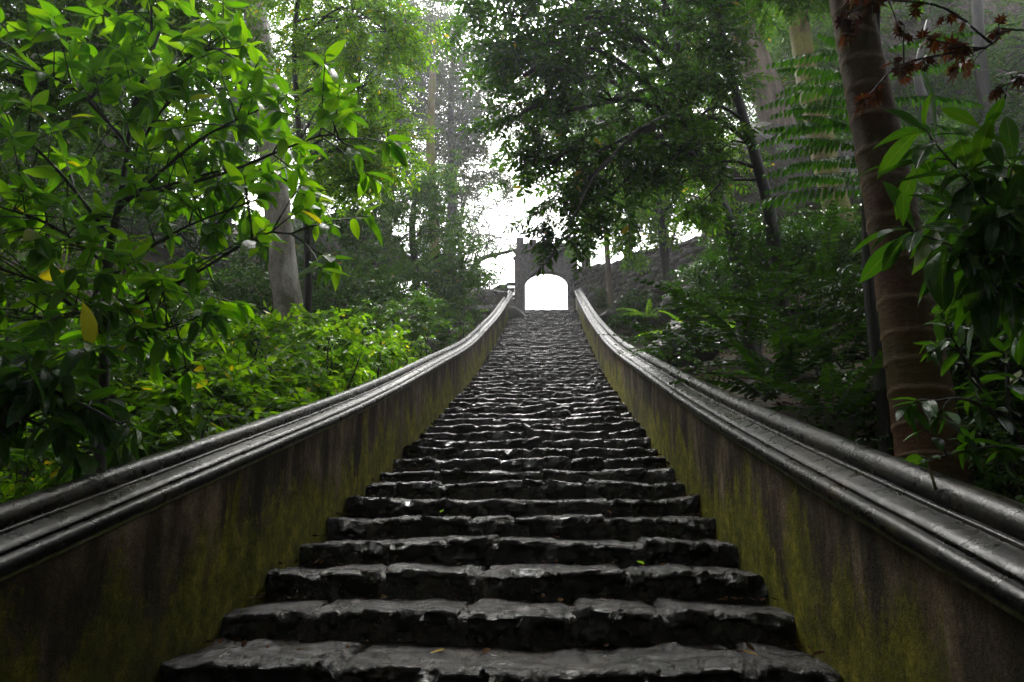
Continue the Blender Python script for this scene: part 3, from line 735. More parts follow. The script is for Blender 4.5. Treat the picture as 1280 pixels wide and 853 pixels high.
# ------------------------------------------------------------------ hero shrubs: every leaf placed on its own
def project(p):
    q = cam_inv @ Vector(p)
    if q.z > -.1: return None
    return (640+F*q.x/-q.z, 426.5-F*q.y/-q.z, -q.z)
cam_inv = (Matrix.Translation(cam.location) @ cam.rotation_euler.to_matrix().to_4x4()).inverted()
def hero(name, label, cat, trunk, branches, nwh, leafs, lm, bm, nleaf=7, Lr=(.10, .19), parts=300, group=None, spread=.22, up=.1, hang=.25, twig=.22, leaf_name='leaf', avoid=None, br=.015):
    """branches: point lists; nwh whorls scattered on twigs leaving the branches"""
    tk = curve([np.array(q) for q in trunk], 18); org = tk[0][:3]
    root = tag(empty(name, tuple(org)), label, cat, group)
    g = Geo(); g.tube(tk[:, :3], tk[:, 3], 9, 0, .05); ob('trunk', g.mesh('trunk', M[bm], origin=org), root)
    segs = []; meshes = [mesh_np('leaf', V, [j for f in Fc for j in f], [len(f) for f in Fc], M[lm], uv=UV) for V, Fc, UV in leafs]
    for b in branches:
        pts = curve([np.array(q)[:3] for q in b], 14); g = Geo(); r0 = br
        g.tube(pts, np.linspace(r0*.8, .004, len(pts)), 6, 0, .06); ob('branch', g.mesh('branch', M[bm], origin=org), root); segs.append(pts)
    tw = Geo(); items = []
    for i in range(nwh):
        pts = segs[i % len(segs)]; u = (1-(i//len(segs))/(nwh/len(segs)))**.8 if i >= len(segs) else 1.0
        k = min(len(pts)-1, max(2, int(u*(len(pts)-1)))); p0 = pts[k]
        d = pts[k]-pts[max(0, k-2)]; d = d/(np.linalg.norm(d)+1e-9)
        if i >= len(segs): d = d*.5+RNG.normal(0, .75, 3)
        d[2] += up; d /= np.linalg.norm(d); ln = RNG.uniform(.4, 1.3)*twig*(1 if i >= len(segs) else .4)
        p1 = p0+d*ln; e = d.copy(); e[2] -= .15; e /= np.linalg.norm(e)
        tw.tube(curve([p0, (p0+p1)/2+(0, 0, .02), p1], 4), np.array([.005, .0042, .0035, .003])[:len(curve([p0, (p0+p1)/2+(0, 0, .02), p1], 4))], 4)
        a0 = RNG.uniform(0, 6)
        nl = nleaf+RNG.integers(-2, 3)
        side = np.cross(e, (0, 0, 1)); side /= np.linalg.norm(side)+1e-9; upv = np.cross(side, e)
        for j in range(nl):
            a = a0+j*2.4; al = R(RNG.uniform(38, 88)); back = .10*(j/nl)
            ld = e*math.cos(al)+(side*math.cos(a)+upv*math.sin(a)*.6)*math.sin(al); ld[2] -= hang*RNG.uniform(.2, 1.3); ld /= np.linalg.norm(ld)
            z = np.array((0, 0, 1.))+RNG.normal(0, .28, 3); z -= z.dot(ld)*ld; z /= np.linalg.norm(z); y = np.cross(z, ld)
            items.append((p1-e*back, ld, y, z, RNG.uniform(*Lr)*(1-.25*(j/nl < .2)), int(RNG.integers(len(meshes)))))
    ob('twig', tw.mesh('twig', M['twig'], origin=org), root)['kind'] = 'stuff'
    def score(it):
        q = project(it[0]+it[1]*it[4]*.5)
        if q is None or not (-30 < q[0] < 1310 and -30 < q[1] < 880): return 1e6
        return q[2]/it[4]
    items.sort(key=score); rest = Leaves(); ra = {}
    for i, (p, a, y, z, L, mi) in enumerate(items):
        q = project(p)
        if q and q[2] < .9: continue
        if i < parts:
            o = ob(leaf_name, meshes[mi], root); Mx = Matrix(((a[0]*L, y[0]*L, z[0]*L, p[0]-org[0]), (a[1]*L, y[1]*L, z[1]*L, p[1]-org[1]), (a[2]*L, y[2]*L, z[2]*L, p[2]-org[2]), (0, 0, 0, 1)))
            o.matrix_basis = Mx
        else:
            V, Fc, UV = leafs[mi]; Rm = np.stack([a, y, z], -1)
            rest.parts.append((V@Rm.T*L+p, np.array([j for f in Fc for j in f]), np.array([len(f) for f in Fc]), np.zeros(len(Fc), int), UV))
    if rest.parts:
        o = ob('foliage', rest.mesh('foliage', [M[lm]], org), root); o['kind'] = 'stuff'
    return root
lance = [leaf_shape(1, wd, 6, dr, fo, .85, cu) for wd, dr, fo, cu in ((.37, .15, .25, .1), (.42, .32, .3, -.2), (.33, .5, .2, .2), (.38, .05, .4, 0), (.44, .25, .15, .3), (.35, -.1, .3, -.1))]
obov = [leaf_shape(1, wd, 7, dr, fo, 1.35, cu) for wd, dr, fo, cu in ((.30, .2, .25, .1), (.34, .4, .2, -.2), (.27, .1, .3, .2), (.32, .6, .2, 0))]
def B(*p): return [at(*q) for q in p]

# A: big-leaved tree at the left edge
hero('large_leaf_tree', 'bright green large-leaved young tree beside the left parapet, nearest the viewer', 'tree',
     [pt(122, 640, 3.9, .034), pt(130, 470, 3.9, .028), pt(133, 340, 3.95, .024), pt(152, 240, 3.95, .019), pt(168, 130, 4.0, .012), pt(200, 40, 4.0, .008)],
     [B((133, 330, 3.95), (60, 280, 3.7), (-30, 250, 3.5)), B((150, 260, 3.95), (250, 175, 3.8), (340, 130, 3.7)), B((150, 250, 3.95), (270, 220, 3.8), (400, 170, 3.7), (430, 180, 3.65)),
      B((133, 400, 3.9), (230, 350, 3.75), (340, 290, 3.6), (400, 318, 3.5)), B((160, 180, 4.0), (90, 110, 3.9), (20, 80, 3.8)), B((165, 140, 4.0), (240, 70, 3.9), (300, 60, 3.8)),
      B((190, 60, 4.0), (190, 10, 4.0), (200, -30, 3.9)), B((140, 300, 3.95), (60, 200, 3.8), (-20, 150, 3.6)), B((150, 230, 4.0), (210, 130, 4.1), (280, 110, 4.2)),
      B((133, 350, 3.9), (220, 290, 3.9), (320, 250, 4.0)), B((133, 420, 3.9), (60, 360, 3.7), (-20, 330, 3.5)), B((160, 160, 4.0), (180, 90, 4.2), (150, 60, 4.3)), B((140, 330, 3.9), (100, 390, 3.7), (30, 400, 3.6)),
      B((150, 250, 4), (300, 210, 4.1), (370, 230, 4.1)), B((133, 440, 3.9), (180, 420, 3.8), (240, 400, 3.7))],
     285, lance, 'leaf_bright', 'bark_dark', 8, (.08, .19), 298, twig=.34)
hero('large_leaf_shrub', 'dark drooping large-leaved shrub hanging over the left coping at the left edge', 'shrub',
     [pt(-60, 640, 2.9, .02), pt(-50, 540, 2.85, .015), pt(-30, 470, 2.8, .01)],
     [B((-40, 540, 2.85), (20, 480, 2.8), (90, 500, 2.75), (150, 530, 2.7)), B((-30, 470, 2.8), (10, 460, 2.75), (60, 465, 2.7)), B((-50, 560, 2.85), (0, 520, 2.75), (50, 530, 2.7)), B((-20, 480, 2.8), (60, 500, 2.9), (130, 500, 2.95))],
     34, lance, 'leaf_big', 'twig', 7, (.12, .18), 200, hang=.55)
# L: big-leaved shrub at the right edge
hero('broad_leaf_shrub', 'broad-leaved shrub with long paddle leaves crossing the ringed palm at right', 'shrub',
     [pt(1400, 560, 3.3, .03), pt(1350, 420, 3.25, .025), pt(1300, 330, 3.2, .018), pt(1270, 250, 3.2, .01)],
     [B((1300, 330, 3.2), (1230, 250, 3.1), (1165, 175, 3.0)), B((1350, 420, 3.25), (1240, 330, 3.1), (1140, 290, 3.0)), B((1310, 340, 3.2), (1260, 230, 3.1), (1235, 180, 3.0)), B((1340, 400, 3.2), (1270, 310, 3.2), (1190, 260, 3.2)),
      B((1330, 360, 3.2), (1290, 280, 3.0), (1250, 270, 2.9)), B((1350, 430, 3.2), (1280, 350, 3.1), (1230, 330, 3.0))],
     34, obov, 'leaf_big', 'bark_dark', 7, (.17, .30), 240, twig=.16, hang=.2)
hero('glossy_sapling', 'small glossy sapling with upturned leaves at the foot of the ringed palm', 'shrub',
     [pt(1330, 640, 3.9, .014), pt(1270, 540, 3.8, .010), pt(1210, 470, 3.7, .006)],
     [B((1270, 540, 3.8), (1210, 500, 3.7), (1150, 505, 3.6)), B((1250, 520, 3.8), (1200, 440, 3.75), (1180, 400, 3.7)), B((1290, 560, 3.8), (1230, 560, 3.7), (1160, 575, 3.6)), B((1260, 530, 3.8), (1260, 440, 3.8), (1270, 380, 3.8))],
     24, lance, 'leaf_big', 'twig', 6, (.10, .16), 110, twig=.15)
# M: red palmate leaves
def palmate():
    V = [(0, 0, 0)]; n = 7; UV = [(0, 0)]
    for i in range(2*n+1):
        a = R(-125+250*i/(2*n)); tipn = i % 2 == 1
        r = (1.0-.45*abs(a/R(125))) if tipn else .42-.1*abs(a/R(125))
        V.append((.25+r*.75*math.cos(a), r*.75*math.sin(a), -.12*r*r-.05*abs(math.sin(a)))); UV.append((r, .5*math.sin(a)))
    V[0] = (.0, 0, 0); Fc = [(0, i, i+1) for i in range(1, 2*n+1)]
    return np.array(V, float), Fc, np.array(UV, float)
hero('red_leaf_tree', 'branch of rusty red palmate leaves reaching in at the upper right corner', 'tree',
     [pt(1480, 560, 3.9, .05), pt(1460, 300, 3.9, .045), pt(1430, 120, 3.9, .035), pt(1420, -60, 3.9, .03)],
     [B((1440, 120, 3.9), (1280, 38, 3.8), (1230, 60, 3.75), (1165, 50, 3.7)), B((1240, 55, 3.75), (1180, 10, 3.7), (1110, 0, 3.6), (1070, -10, 3.6)), B((1350, 70, 3.9), (1290, 90, 3.8), (1250, 110, 3.75)), B((1430, 60, 3.9), (1300, -10, 3.8), (1200, -30, 3.7)),
      B((1230, 60, 3.75), (1130, 80, 3.7), (1085, 120, 3.65)), B((1200, -20, 3.7), (1100, -20, 3.6), (1060, 40, 3.55))],
     48, [palmate(), palmate()], 'leaf_red', 'bark_dark', 4, (.07, .12), 250, twig=.16, hang=.7, up=-.1, br=.009)

# I: ringed palm with its crown above the frame
def palm():
    pts = [pt(1175, 640, 4.75, .215), pt(1161, 560, 4.75, .195), pt(1136, 400, 4.78, .175), pt(1106, 220, 4.82, .160), pt(1063, 0, 4.88, .145)]
    top = np.array(pts[-1]); pts.append((top[0]-.02, top[1], top[2]+1.8, .14)); pts.append((top[0]-.02, top[1], top[2]+3.4, .12))
    tk = curve([np.array(q) for q in pts], 400); org = tk[0][:3].copy()
    root = tag(empty('ringed_palm', tuple(org)), 'thick reddish ringed palm trunk standing close behind the right coping', 'palm')
    zz = tk[:, 2]; rings = [zz[0]+.1]
    rr_ = random.Random(4)
    while rings[-1] < zz[-1]: rings.append(rings[-1]+rr_.uniform(.17, .27)*(1+.15*(rings[-1] > 1.5)))
    rings = np.array(rings)
    G_ = []; A = []
    n = 40
    for i in range(len(tk)):
        c, r = tk[i, :3], tk[i, 3]; row = []
        for j in range(n):
            a = j/n*2*math.pi; x, y = math.cos(a), math.sin(a)
            zt = zz[i]+.018*math.sin(a*1+i*.0)+.012*noise.noise(Vector((x*1.5, y*1.5, zz[i]*2)))+.02*x
            dist = zt-rings; k = int(np.argmin(np.abs(dist))); dd = dist[k]
            below = zt-rings[rings <= zt][-1] if (rings <= zt).any() else .1
            f = r*(.95+.022*math.exp(-(dd/.008)**2)+.035*math.exp(-below/.06))+.003*nz(x*.5, y*.5, zz[i], 5)
            row.append((c[0]+f*x, c[1]+f*y, c[2])); A.append(math.exp(-((dd-.004)/.011)**2)*(.75+.5*noise.noise(Vector((x*2, y*2, zz[i]*3)))))
        G_.append(row)
    g = Geo(); g.grid(np.array(G_), True); me = g.mesh('trunk', M['palm'], origin=org)
    a = me.attributes.new('ring', 'FLOAT', 'POINT'); a.data.foreach_set('value', np.clip(np.array(A, np.float32), 0, 1))
    ob('trunk', me, root)
    tpn = t_frond(30, 2.3, .55, .05, 1, 5, .25); tip = tk[-1, :3]
    for k in range(11):
        a = k*2.4; D = np.array([(math.cos(a), math.sin(a), .55+.2*(k % 3))]); lv = Leaves(); lv.put(tpn, np.array([tip]), D, np.array([1.0]), .05)
        ob('frond', lv.mesh('frond', [M['leaf_dark'], M['twig']], org), root)
palm()

# ------------------------------------------------------------------ ferns and other frond plants
def fern(base, n, ln, label, lm='leaf_fern', L=.07, group='ferns on the right bank', out=None, hgt=.6):
    root = tag(empty('fern', tuple(base)), label, 'fern', group); key = ('fern', round(ln, 2), lm, L)
    if key not in TPL:
        TPL[key] = []
        for s in range(3):
            t_ = t_frond(17, ln, L, L*.36, 1, s+40, .45); TPL[key].append(mesh_np('frond', t_['V'], t_['L'], t_['T'], [M[lm], M['twig']], t_['M'], False))
    for i in range(n):
        a = i*2.4+random.uniform(-.3, .3) if out is None else out+random.uniform(-1.1, 1.1)
        D = np.array([(math.cos(a), math.sin(a), hgt+random.uniform(-.25, .4))]); Fr = frames(D, .15)[0]; s = random.uniform(.75, 1.15)
        o = ob('frond', TPL[key][i % 3], root); o.matrix_basis = Matrix([[*(Fr[r]*s), 0] for r in range(3)]+[[0, 0, 0, 1]])
    return root
fl = [(835, 440, 8.4, 9, 1.0, 'fern nearest the right coping below the gateway boulders'), (870, 425, 8.0, 11, 1.1, 'wide glossy fern in the middle of the right bank'),
      (925, 415, 7.4, 11, 1.1, 'tall glossy fern left of the ringed palm'), (985, 455, 6.4, 10, .95, 'low fern arching over the right coping'), (905, 385, 9.4, 10, 1.2, 'fern behind the wide glossy fern on the right bank'),
      (1040, 500, 5.6, 9, .8, 'dark fern between the coping and the ringed palm'), (955, 480, 6.4, 9, .75, 'small fern just behind the right coping'), (1010, 400, 7.6, 11, 1.15, 'high fern just left of the feathery tree trunk'),
      (960, 370, 9.0, 10, 1.2, 'upper fern on the right bank below the dark shrubs'), (1050, 440, 6.6, 9, .9, 'fern against the slim trunk beside the palm'), (1030, 350, 9.2, 10, 1.2, 'topmost fern left of the mossy trunk')]
for px, py, Y, n, ln, lab in fl: fern(at(px, py, Y)-(0, 0, .15), n, ln, lab, 'leaf_gloss', .115, hgt=.75)
for px, py, Y, n, ln, lab in [(815, 425, 13, 8, 1.0, 'bright green fern beside the upper right coping'), (850, 415, 13.5, 8, 1.1, 'pale green fern below the retaining wall'), (770, 398, 17, 7, .9, 'small misty fern near the top of the right coping')]:
    fern(at(px, py, Y)+(.7, 0, 0), n, ln*.85, lab, 'leaf_lime', .11)
# tiered feathery tree left of the palm
def tier_tree():
    tr = [pt(1112, 600, 5.4, .05), pt(1100, 480, 5.4, .045), pt(1085, 340, 5.45, .04), pt(1085, 180, 5.5, .033), pt(1095, 60, 5.6, .026), pt(1100, -60, 5.6, .02)]
    tk = curve([np.array(q) for q in tr], 20); org = tk[0][:3]
    root = tag(empty('feathery_tree', tuple(org)), 'slender feathery tree with flat tiers of tiny leaflets against the ringed palm', 'tree')
    g = Geo(); g.tube(tk[:, :3], tk[:, 3], 8, 0, .05); ob('trunk', g.mesh('trunk', M['bark_dark'], origin=org), root)
    def band(seed):
        r = random.Random(seed); pcs = []; n = 20
        for i in range(n):
            u = (i+.6)/n; sz = math.sin(math.pi*(.16+.78*u))**.6
            for sd in (-1, 1):
                v, f, uv = small_leaf(.115*sz*r.uniform(.9, 1.1), .040*(.6+.4*sz), .1, .25, 1)
                pcs.append((v, f, rotm(sd*R(80-20*u), R(-52+r.uniform(-12, 12)), R(sd*-30+r.uniform(-12, 12))), np.array((u*.85, 0, .10*u-.22*u*u)), uv))
        return tmpl(pcs, [((0, 0, 0), (.4, 0, .01), .005), ((.4, 0, .01), (.85, 0, -.12), .003)])
    T_ = [band(q) for q in range(3)]
    rows = [(1085, 62+19*i, R(172)+random.uniform(-.25, .25), random.uniform(.8, 1.05)) for i in range(10)] + [(1078, 72+22*i, R(205)+random.uniform(-.3, .3), random.uniform(.6, .9)) for i in range(8)] \
         + [(1110, 60+32*i, R(-5)+random.uniform(-.3, .3), random.uniform(.7, .95)) for i in range(6)]
    for i, (px, py, a, sc_) in enumerate(rows):
        p = at(px, py, 5.5+(i % 3)*.12); lv = Leaves()
        lv.put(T_[i % 3], np.array([p]), np.array([(math.cos(a), math.sin(a), random.uniform(.0, .12))]), np.array([sc_]), .05)
        ob('frond', lv.mesh('frond', [M['leaf_fern'], M['twig']], org), root)
tier_tree()

# ------------------------------------------------------------------ trees
def CL(*a): return [pt(x, y, Y, r) for x, y, Y, r in a]
# B pale trunk tree left
tree('pale_trunk_tree', 'tall tree with a mottled pale trunk rising out of the left undergrowth', 'tree',
     [ground_pt(at(364, 440, 12)[0], 12, .34), pt(362, 400, 12, .25), pt(350, 300, 12, .23), pt(335, 130, 12, .22), pt(316, 0, 12.2, .21), pt(296, -160, 12.5, .18), pt(290, -400, 12.6, .12)],
     CL((200, -60, 12, 1.6), (330, -130, 12, 1.8), (110, -20, 13, 1.4), (300, -350, 12, 2.2), (120, -260, 12, 2)), 'leaf_mid', 'bark_pale', 'alt', .13, 0, 1.3)
g = Geo(); p = at(350, 385, 12); q = at(322, 398, 11.7)
# C mid-left tree
tree('hanging_foliage_tree', 'slim dark-stemmed tree with layered yellow-green foliage left of the misty pole', 'tree',
     [ground_pt(at(385, 430, 9.5)[0], 9.5, .07), pt(385, 330, 9.5, .052), pt(378, 220, 9.4, .042), pt(368, 60, 9.3, .035), pt(380, -60, 9.3, .025)],
     CL((440, 25, 9.2, .75), (485, 40, 9.0, .55), (400, 80, 9.3, .7), (450, 110, 9.0, .7), (470, 165, 9.0, .55), (430, 190, 9.2, .65), (390, -20, 9.5, .9), (410, 240, 9.4, .4), (495, 190, 9.1, .35), (455, 225, 9.3, .4), (510, 30, 9.1, .4)),
     'leaf_lime', 'bark_dark', 'alt', .085, 1, 1.15, flat=.6)
# D small-leaved tree top left
tree('fine_leaf_tree', 'fine-leaved tree filling the upper left corner behind the large leaves', 'tree',
     [ground_pt(at(-260, 500, 7)[0], 7, .14), pt(-250, 300, 7, .12), pt(-200, 120, 7, .10), pt(-120, -60, 7, .07)],
     CL((20, 20, 6.8, .7), (90, 40, 6.6, .6), (160, 10, 6.8, .6), (240, 20, 7, .55), (50, 110, 6.8, .6), (280, 50, 7.2, .5), (-20, 180, 6.8, .7), (120, 130, 7, .6), (30, 280, 7, .7), (200, 200, 7.2, .6), (20, 400, 6.6, .6), (200, -70, 7, .7)),
     'leaf_mid', 'bark_dark', 'tuft', .065, 1, 1.0)
# E dark tree leaning over the stairs
tree('leaning_dark_tree', 'dark-trunked leafy tree leaning over the stairs from the right bank', 'tree',
     [ground_pt(at(930, 360, 11.3)[0], 11.3, .16), pt(925, 345, 11.3, .13), pt(905, 265, 11.2, .11), pt(868, 180, 11.0, .095), pt(845, 70, 10.9, .08), pt(850, -60, 10.9, .06), pt(855, -200, 10.8, .04)],
     CL((640, 20, 9.6, .8), (700, 55, 9.5, .8), (760, 30, 9.8, .9), (825, 15, 10.3, .8), (880, 60, 10.6, .7), (655, 95, 9.3, .65), (705, 140, 9.3, .8), (765, 125, 9.6, .8), (825, 120, 10.2, .7), (690, 205, 9.2, .5), (740, 195, 9.4, .7), (795, 190, 9.8, .6), (705, 255, 9.0, .4), (610, 60, 9.6, .3),
        (765, 245, 9.5, .45), (600, -40, 9.5, .8), (700, -60, 9.4, 1.0), (800, -80, 10, 1.1), (900, -60, 10.5, 1.0), (870, 120, 10.6, .6), (720, 15, 9.6, .9), (640, 150, 9.4, .45)),
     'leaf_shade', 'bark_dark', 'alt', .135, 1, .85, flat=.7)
tree('low_branch_tree', 'slender dark tree just right of the leaning one with mid green leaves', 'tree',
     [ground_pt(at(972, 330, 10.4)[0], 10.4, .12), pt(965, 285, 10.4, .095), pt(948, 210, 10.3, .085), pt(930, 150, 10.2, .07), pt(905, 60, 10.2, .06), pt(890, -60, 10.2, .05)],
     CL((850, 230, 10.2, .6), (900, 190, 10.2, .5), (905, 110, 10.4, .5), (890, 50, 10.3, .6), (860, 160, 10, .5), (930, -30, 10.3, .8), (1000, -50, 10.2, .8), (880, 250, 10.4, .35), (835, 205, 9.8, .5)),
     'leaf_mid', 'bark_dark', 'alt', .11, 1, 1.1, flat=.7)
# the drooping spray in front of the gateway
tree('overhanging_branch', 'dark leafy branch drooping in front of the gateway arch', 'branch',
     [pt(800, 160, 9.4, .02), pt(770, 190, 9.0, .016), pt(740, 225, 8.7, .012), pt(715, 275, 8.4, .009), pt(690, 320, 8.3, .007), pt(655, 354, 8.2, .004)],
     CL((718, 305, 8.4, .17), (700, 282, 8.5, .2), (745, 215, 8.6, .3), (690, 262, 8.4, .28), (678, 295, 8.4, .14), (670, 268, 8.4, .16)),
     'leaf_dark', 'bark_dark', 'alt', .12, 1, .55, branches=False)
# G,H thin misty trees
tree('slender_tree', 'slender pale-barked tree standing at the foot of the retaining wall', 'tree',
     [ground_pt(at(768, 400, 21)[0], 21, .11), pt(762, 360, 21, .085), pt(757, 280, 21, .07), pt(752, 210, 21, .055), pt(750, 120, 21, .04)],
     CL((750, 230, 21, 1.1), (790, 260, 20.5, 1.0), (770, 300, 21, .9), (735, 290, 22, .7), (800, 215, 21, 1.1), (760, 160, 21, 1.3), (720, 310, 22, .5)), 'leaf_mid', 'bark_brown', 'round', .15, 0, 1.0)
tree('misty_green_tree', 'yellow-green tree with a grey trunk before the dark retaining wall', 'tree',
     [ground_pt(at(838, 390, 19)[0], 19, .15), pt(834, 350, 19, .12), pt(828, 290, 19, .11), pt(824, 220, 19, .09)],
     CL((820, 270, 19, .9), (850, 240, 19, 1.1), (790, 310, 19, .5), (880, 250, 18.5, .9), (845, 300, 18.5, .45), (810, 215, 19, 1.2), (900, 210, 18.5, 1.1)), 'leaf_lime', 'bark_dark', 'round', .13, 0, 1.0)
# K background trunks right
tree('broad_brown_tree', 'broad brown trunk leaning left among the upper right foliage', 'tree',
     [ground_pt(at(1000, 300, 21)[0], 21, .7), pt(985, 200, 21, .52), pt(945, 80, 21, .48), pt(915, -20, 21, .45), pt(880, -140, 21, .35)],
     CL((1020, 130, 22, 1.6), (880, -60, 21, 2.0), (980, -40, 20, 1.8), (860, 20, 23, 1.6), (1040, 30, 24, 1.6), (1060, 190, 22, 1.5)), 'leaf_mid', 'bark_brown', 'alt', .17, 0, 1.1)
tree('mossy_leaning_tree', 'yellow mossy trunk leaning behind the feathery tree', 'tree',
     [ground_pt(at(1082, 430, 13)[0], 13, .36), pt(1075, 400, 13, .27), pt(1048, 270, 13, .24), pt(1020, 150, 13.2, .22), pt(1000, 40, 13.4, .20), pt(985, -60, 13.5, .18)],
     CL((960, -60, 13.5, 1.4), (1060, -70, 13, 1.3), (1000, -160, 13.4, 1.8)), 'leaf_mid', 'bark_moss', 'alt', .13, 1, 1.1)
# left middle thicket trees
tree('thicket_tree', 'leafy small tree in front of the misty pole left of the stairs', 'tree',
     [ground_pt(at(520, 400, 18)[0], 18, .13), pt(520, 350, 18, .10), pt(515, 290, 18, .08), pt(520, 230, 18, .06)],
     CL((510, 250, 18, .9), (545, 235, 18, .8), (500, 300, 18, 1.0), (550, 290, 17.8, .9), (580, 330, 17.5, .8), (470, 330, 18, 1.0), (530, 345, 17, .9), (600, 345, 18, .5), (560, 210, 18.5, .5), (480, 260, 18, .6)), 'leaf_mid', 'bark_dark', 'tuft', .13, 0, 1.0)
tree('crooked_branch_tree', 'crooked bare-branched tree among dark shrubs left of the stairs', 'tree',
     [ground_pt(at(395, 420, 15)[0], 15, .15), pt(392, 350, 15, .12), pt(388, 290, 15, .10), pt(395, 230, 15, .08), pt(400, 120, 15, .06)],
     CL((420, 350, 15, .8), (455, 300, 15.5, .7), (400, 270, 15, .7), (440, 240, 15.5, .9), (350, 330, 14.5, .9), (480, 240, 16, .7), (380, 160, 15, 1.1)), 'leaf_dark', 'bark_dark', 'tuft', .12, 0, .9)
# bare pole
g = Geo(); pp = np.array([at(545, 345, 27)-np.array((0, 0, 2)), at(543, 300, 27), at(538, 190, 27), at(541, 90, 27)]); g.tube(curve(pp, 30), np.linspace(.24, .13, len(curve(pp, 30))), 12, 0, .04)
tag(ob('dead_trunk', g.mesh('dead_trunk', M['bark_moss'])), 'bare broken-topped pole-like dead trunk standing in the mist', 'dead tree')
# T misty trees, left of the sky gap
def big(name, label, base, H, trunkr, clumps, lm='leaf_far', L=.26, cov=1.3, group=None, kind='alt'):
    b = np.array(base); tr = [ground_pt(b[0], b[1], trunkr*1.3, -.4)]
    for i in range(1, 5): tr.append((b[0]+RNG.normal(0, .25), b[1], b[2]+H*i/4, trunkr*(1-.2*i)))
    return tree(name, label, 'tree', tr, clumps, lm, 'bark_dark', kind, L, 0, cov, group)
GM = 'tall misty trees behind the thicket'
def bb(px, py, Y): p = at(px, py, Y); return (p[0], Y, G(p[0], Y))
big('misty_tree', 'grey misty tall tree directly behind the bare pole', bb(562, 330, 38), 20, .45, CL((560, 60, 38, 2.4), (530, 110, 38, 2.6), (575, 150, 38, 2.2), (560, 210, 38, 1.9), (500, 160, 38, 2.2), (590, 110, 39, 1.5), (570, 260, 38, 1.5), (612, 130, 39, 1.5), (618, 175, 39, 1.1), (628, 100, 39, 1.6), (600, 200, 39, 1.3), (540, 20, 38, 2.4), (600, 70, 39, 1.0), (520, 215, 38, 1.6), (550, 130, 41, 2.2), (545, 180, 41, 2.0), (590, 170, 39, 1.2), (580, 40, 40, 2.0), (535, 250, 40, 1.8)), group=GM)
big('misty_tree', 'dark misty tree left of the bare pole', bb(490, 330, 34), 20, .4, CL((480, 100, 34, 2.6), (500, 40, 34, 2.4), (450, 60, 34, 2.6), (470, 180, 34, 2.2), (430, 140, 34, 2.4), (440, 220, 34, 1.8), (500, -20, 34, 2.5), (520, 80, 35, 1.4)), group=GM)
big('misty_tree', 'thin misty tree with sparse crown touching the bright sky gap', bb(585, 340, 42), 14, .25, CL((600, 300, 42, .9), (575, 300, 40, 1.5), (590, 230, 42, .9), (560, 330, 40, 1.6), (605, 160, 42, .7), (622, 265, 41, 1.0), (615, 230, 41, 1.0), (635, 300, 41, .7), (640, 240, 41, .7), (590, 290, 41, 1.2)), cov=.5, group=GM)
# bare-branched tree in the sky gap
def bare():
    tr = [pt(585, 345, 33, .14), pt(600, 325, 32.6, .11), pt(622, 318, 32.4, .085), pt(646, 312, 32.2, .06)]
    tk = curve([np.array(q) for q in tr], 12); root = tag(empty('bare_tree', tuple(tk[0][:3])), 'bare thin-branched tree in the bright gap left of the gateway', 'tree')
    g = Geo(); g.tube(tk[:, :3], tk[:, 3], 7, 0, .05); ob('trunk', g.mesh('trunk', M['bark_dark'], origin=tk[0][:3]), root)
    for a in [((604, 323), (612, 290), (600, 262), (596, 235)), ((622, 318), (640, 290), (644, 262)), ((595, 330), (615, 300), (650, 296)), ((600, 325), (590, 290), (606, 262), (640, 250)), ((612, 320), (626, 300), (622, 280), (636, 268)), ((640, 312), (652, 330), (640, 345)), ((590, 335), (600, 305), (590, 270), (575, 255))]:
        pts = curve([at(x, y, 32.4) for x, y in a], 12); g = Geo(); g.tube(pts, np.linspace(.035, .012, len(pts)), 5, 0)
        for i in range(3, len(pts)-1, 1):
            d = RNG.normal(0, 1, 3); d[1] *= .4; d[2] = abs(d[2])*.6; g.tube(curve([pts[i], pts[i]+d*.25, pts[i]+d*.5+(0, 0, -.05)], 5), np.linspace(.012, .006, 5)[:len(curve([pts[i], pts[i]+d*.25, pts[i]+d*.5], 5))], 3)
        ob('branch', g.mesh('branch', M['bark_dark'], origin=tk[0][:3]), root)
bare()
# small twig tuft over the sky gap at the top
# U backdrop
GB = 'forest trees closing the view'
left_bg = [(-60, 20, 24, 'farthest left backdrop tree above the dark rock'), (60, 20, 22, 'backdrop tree behind the nearest large leaves'), (170, 40, 26, 'backdrop tree seen through the upper left leaves'), (270, 20, 23, 'backdrop tree just left of the pale trunk'), (380, 20, 27, 'backdrop tree between the pale trunk and the misty trees'), (120, 230, 20, 'low backdrop tree behind the left tree trunk'), (270, 260, 19, 'low backdrop tree left of the pale trunk base'), (0, 250, 18, 'low backdrop tree at the far left edge')]
for px, py, Y, lab in left_bg:
    p = bb(px, 350, Y); k = Y/980*1.04
    big('forest_tree', lab, p, 14, .28, [pt(px+dx, py+dy, Y+dY, r*k) for dx, dy, dY, r in ((0, 0, 0, 75), (-55, 50, 1, 65), (55, 60, -1, 65), (0, 110, 0, 65), (-40, 165, 1, 55), (50, 170, 0, 55), (0, -70, 0, 80))], 'leaf_mid' if Y > 20 else 'leaf_dark', .20, 1.1, GB)
right_bg = [(730, 60, 33, 'hazy tree behind the leaning tree, above the gateway'), (830, 60, 30, 'hazy tree behind the leaning trunk'), (700, 190, 36, 'hazy low tree above the gateway battlements'), (900, 120, 27, 'backdrop tree right of the leaning trunk'), (1000, 60, 27, 'backdrop tree behind the mossy trunk'), (1110, 40, 26, 'backdrop tree behind the ringed palm'), (1200, 260, 19, 'backdrop tree low behind the broad-leaved shrub'), (1300, 120, 22, 'backdrop tree at the far right edge'), (1120, 230, 20, 'low backdrop tree right of the palm'), (800, 200, 32, 'hazy low tree behind the retaining wall')]
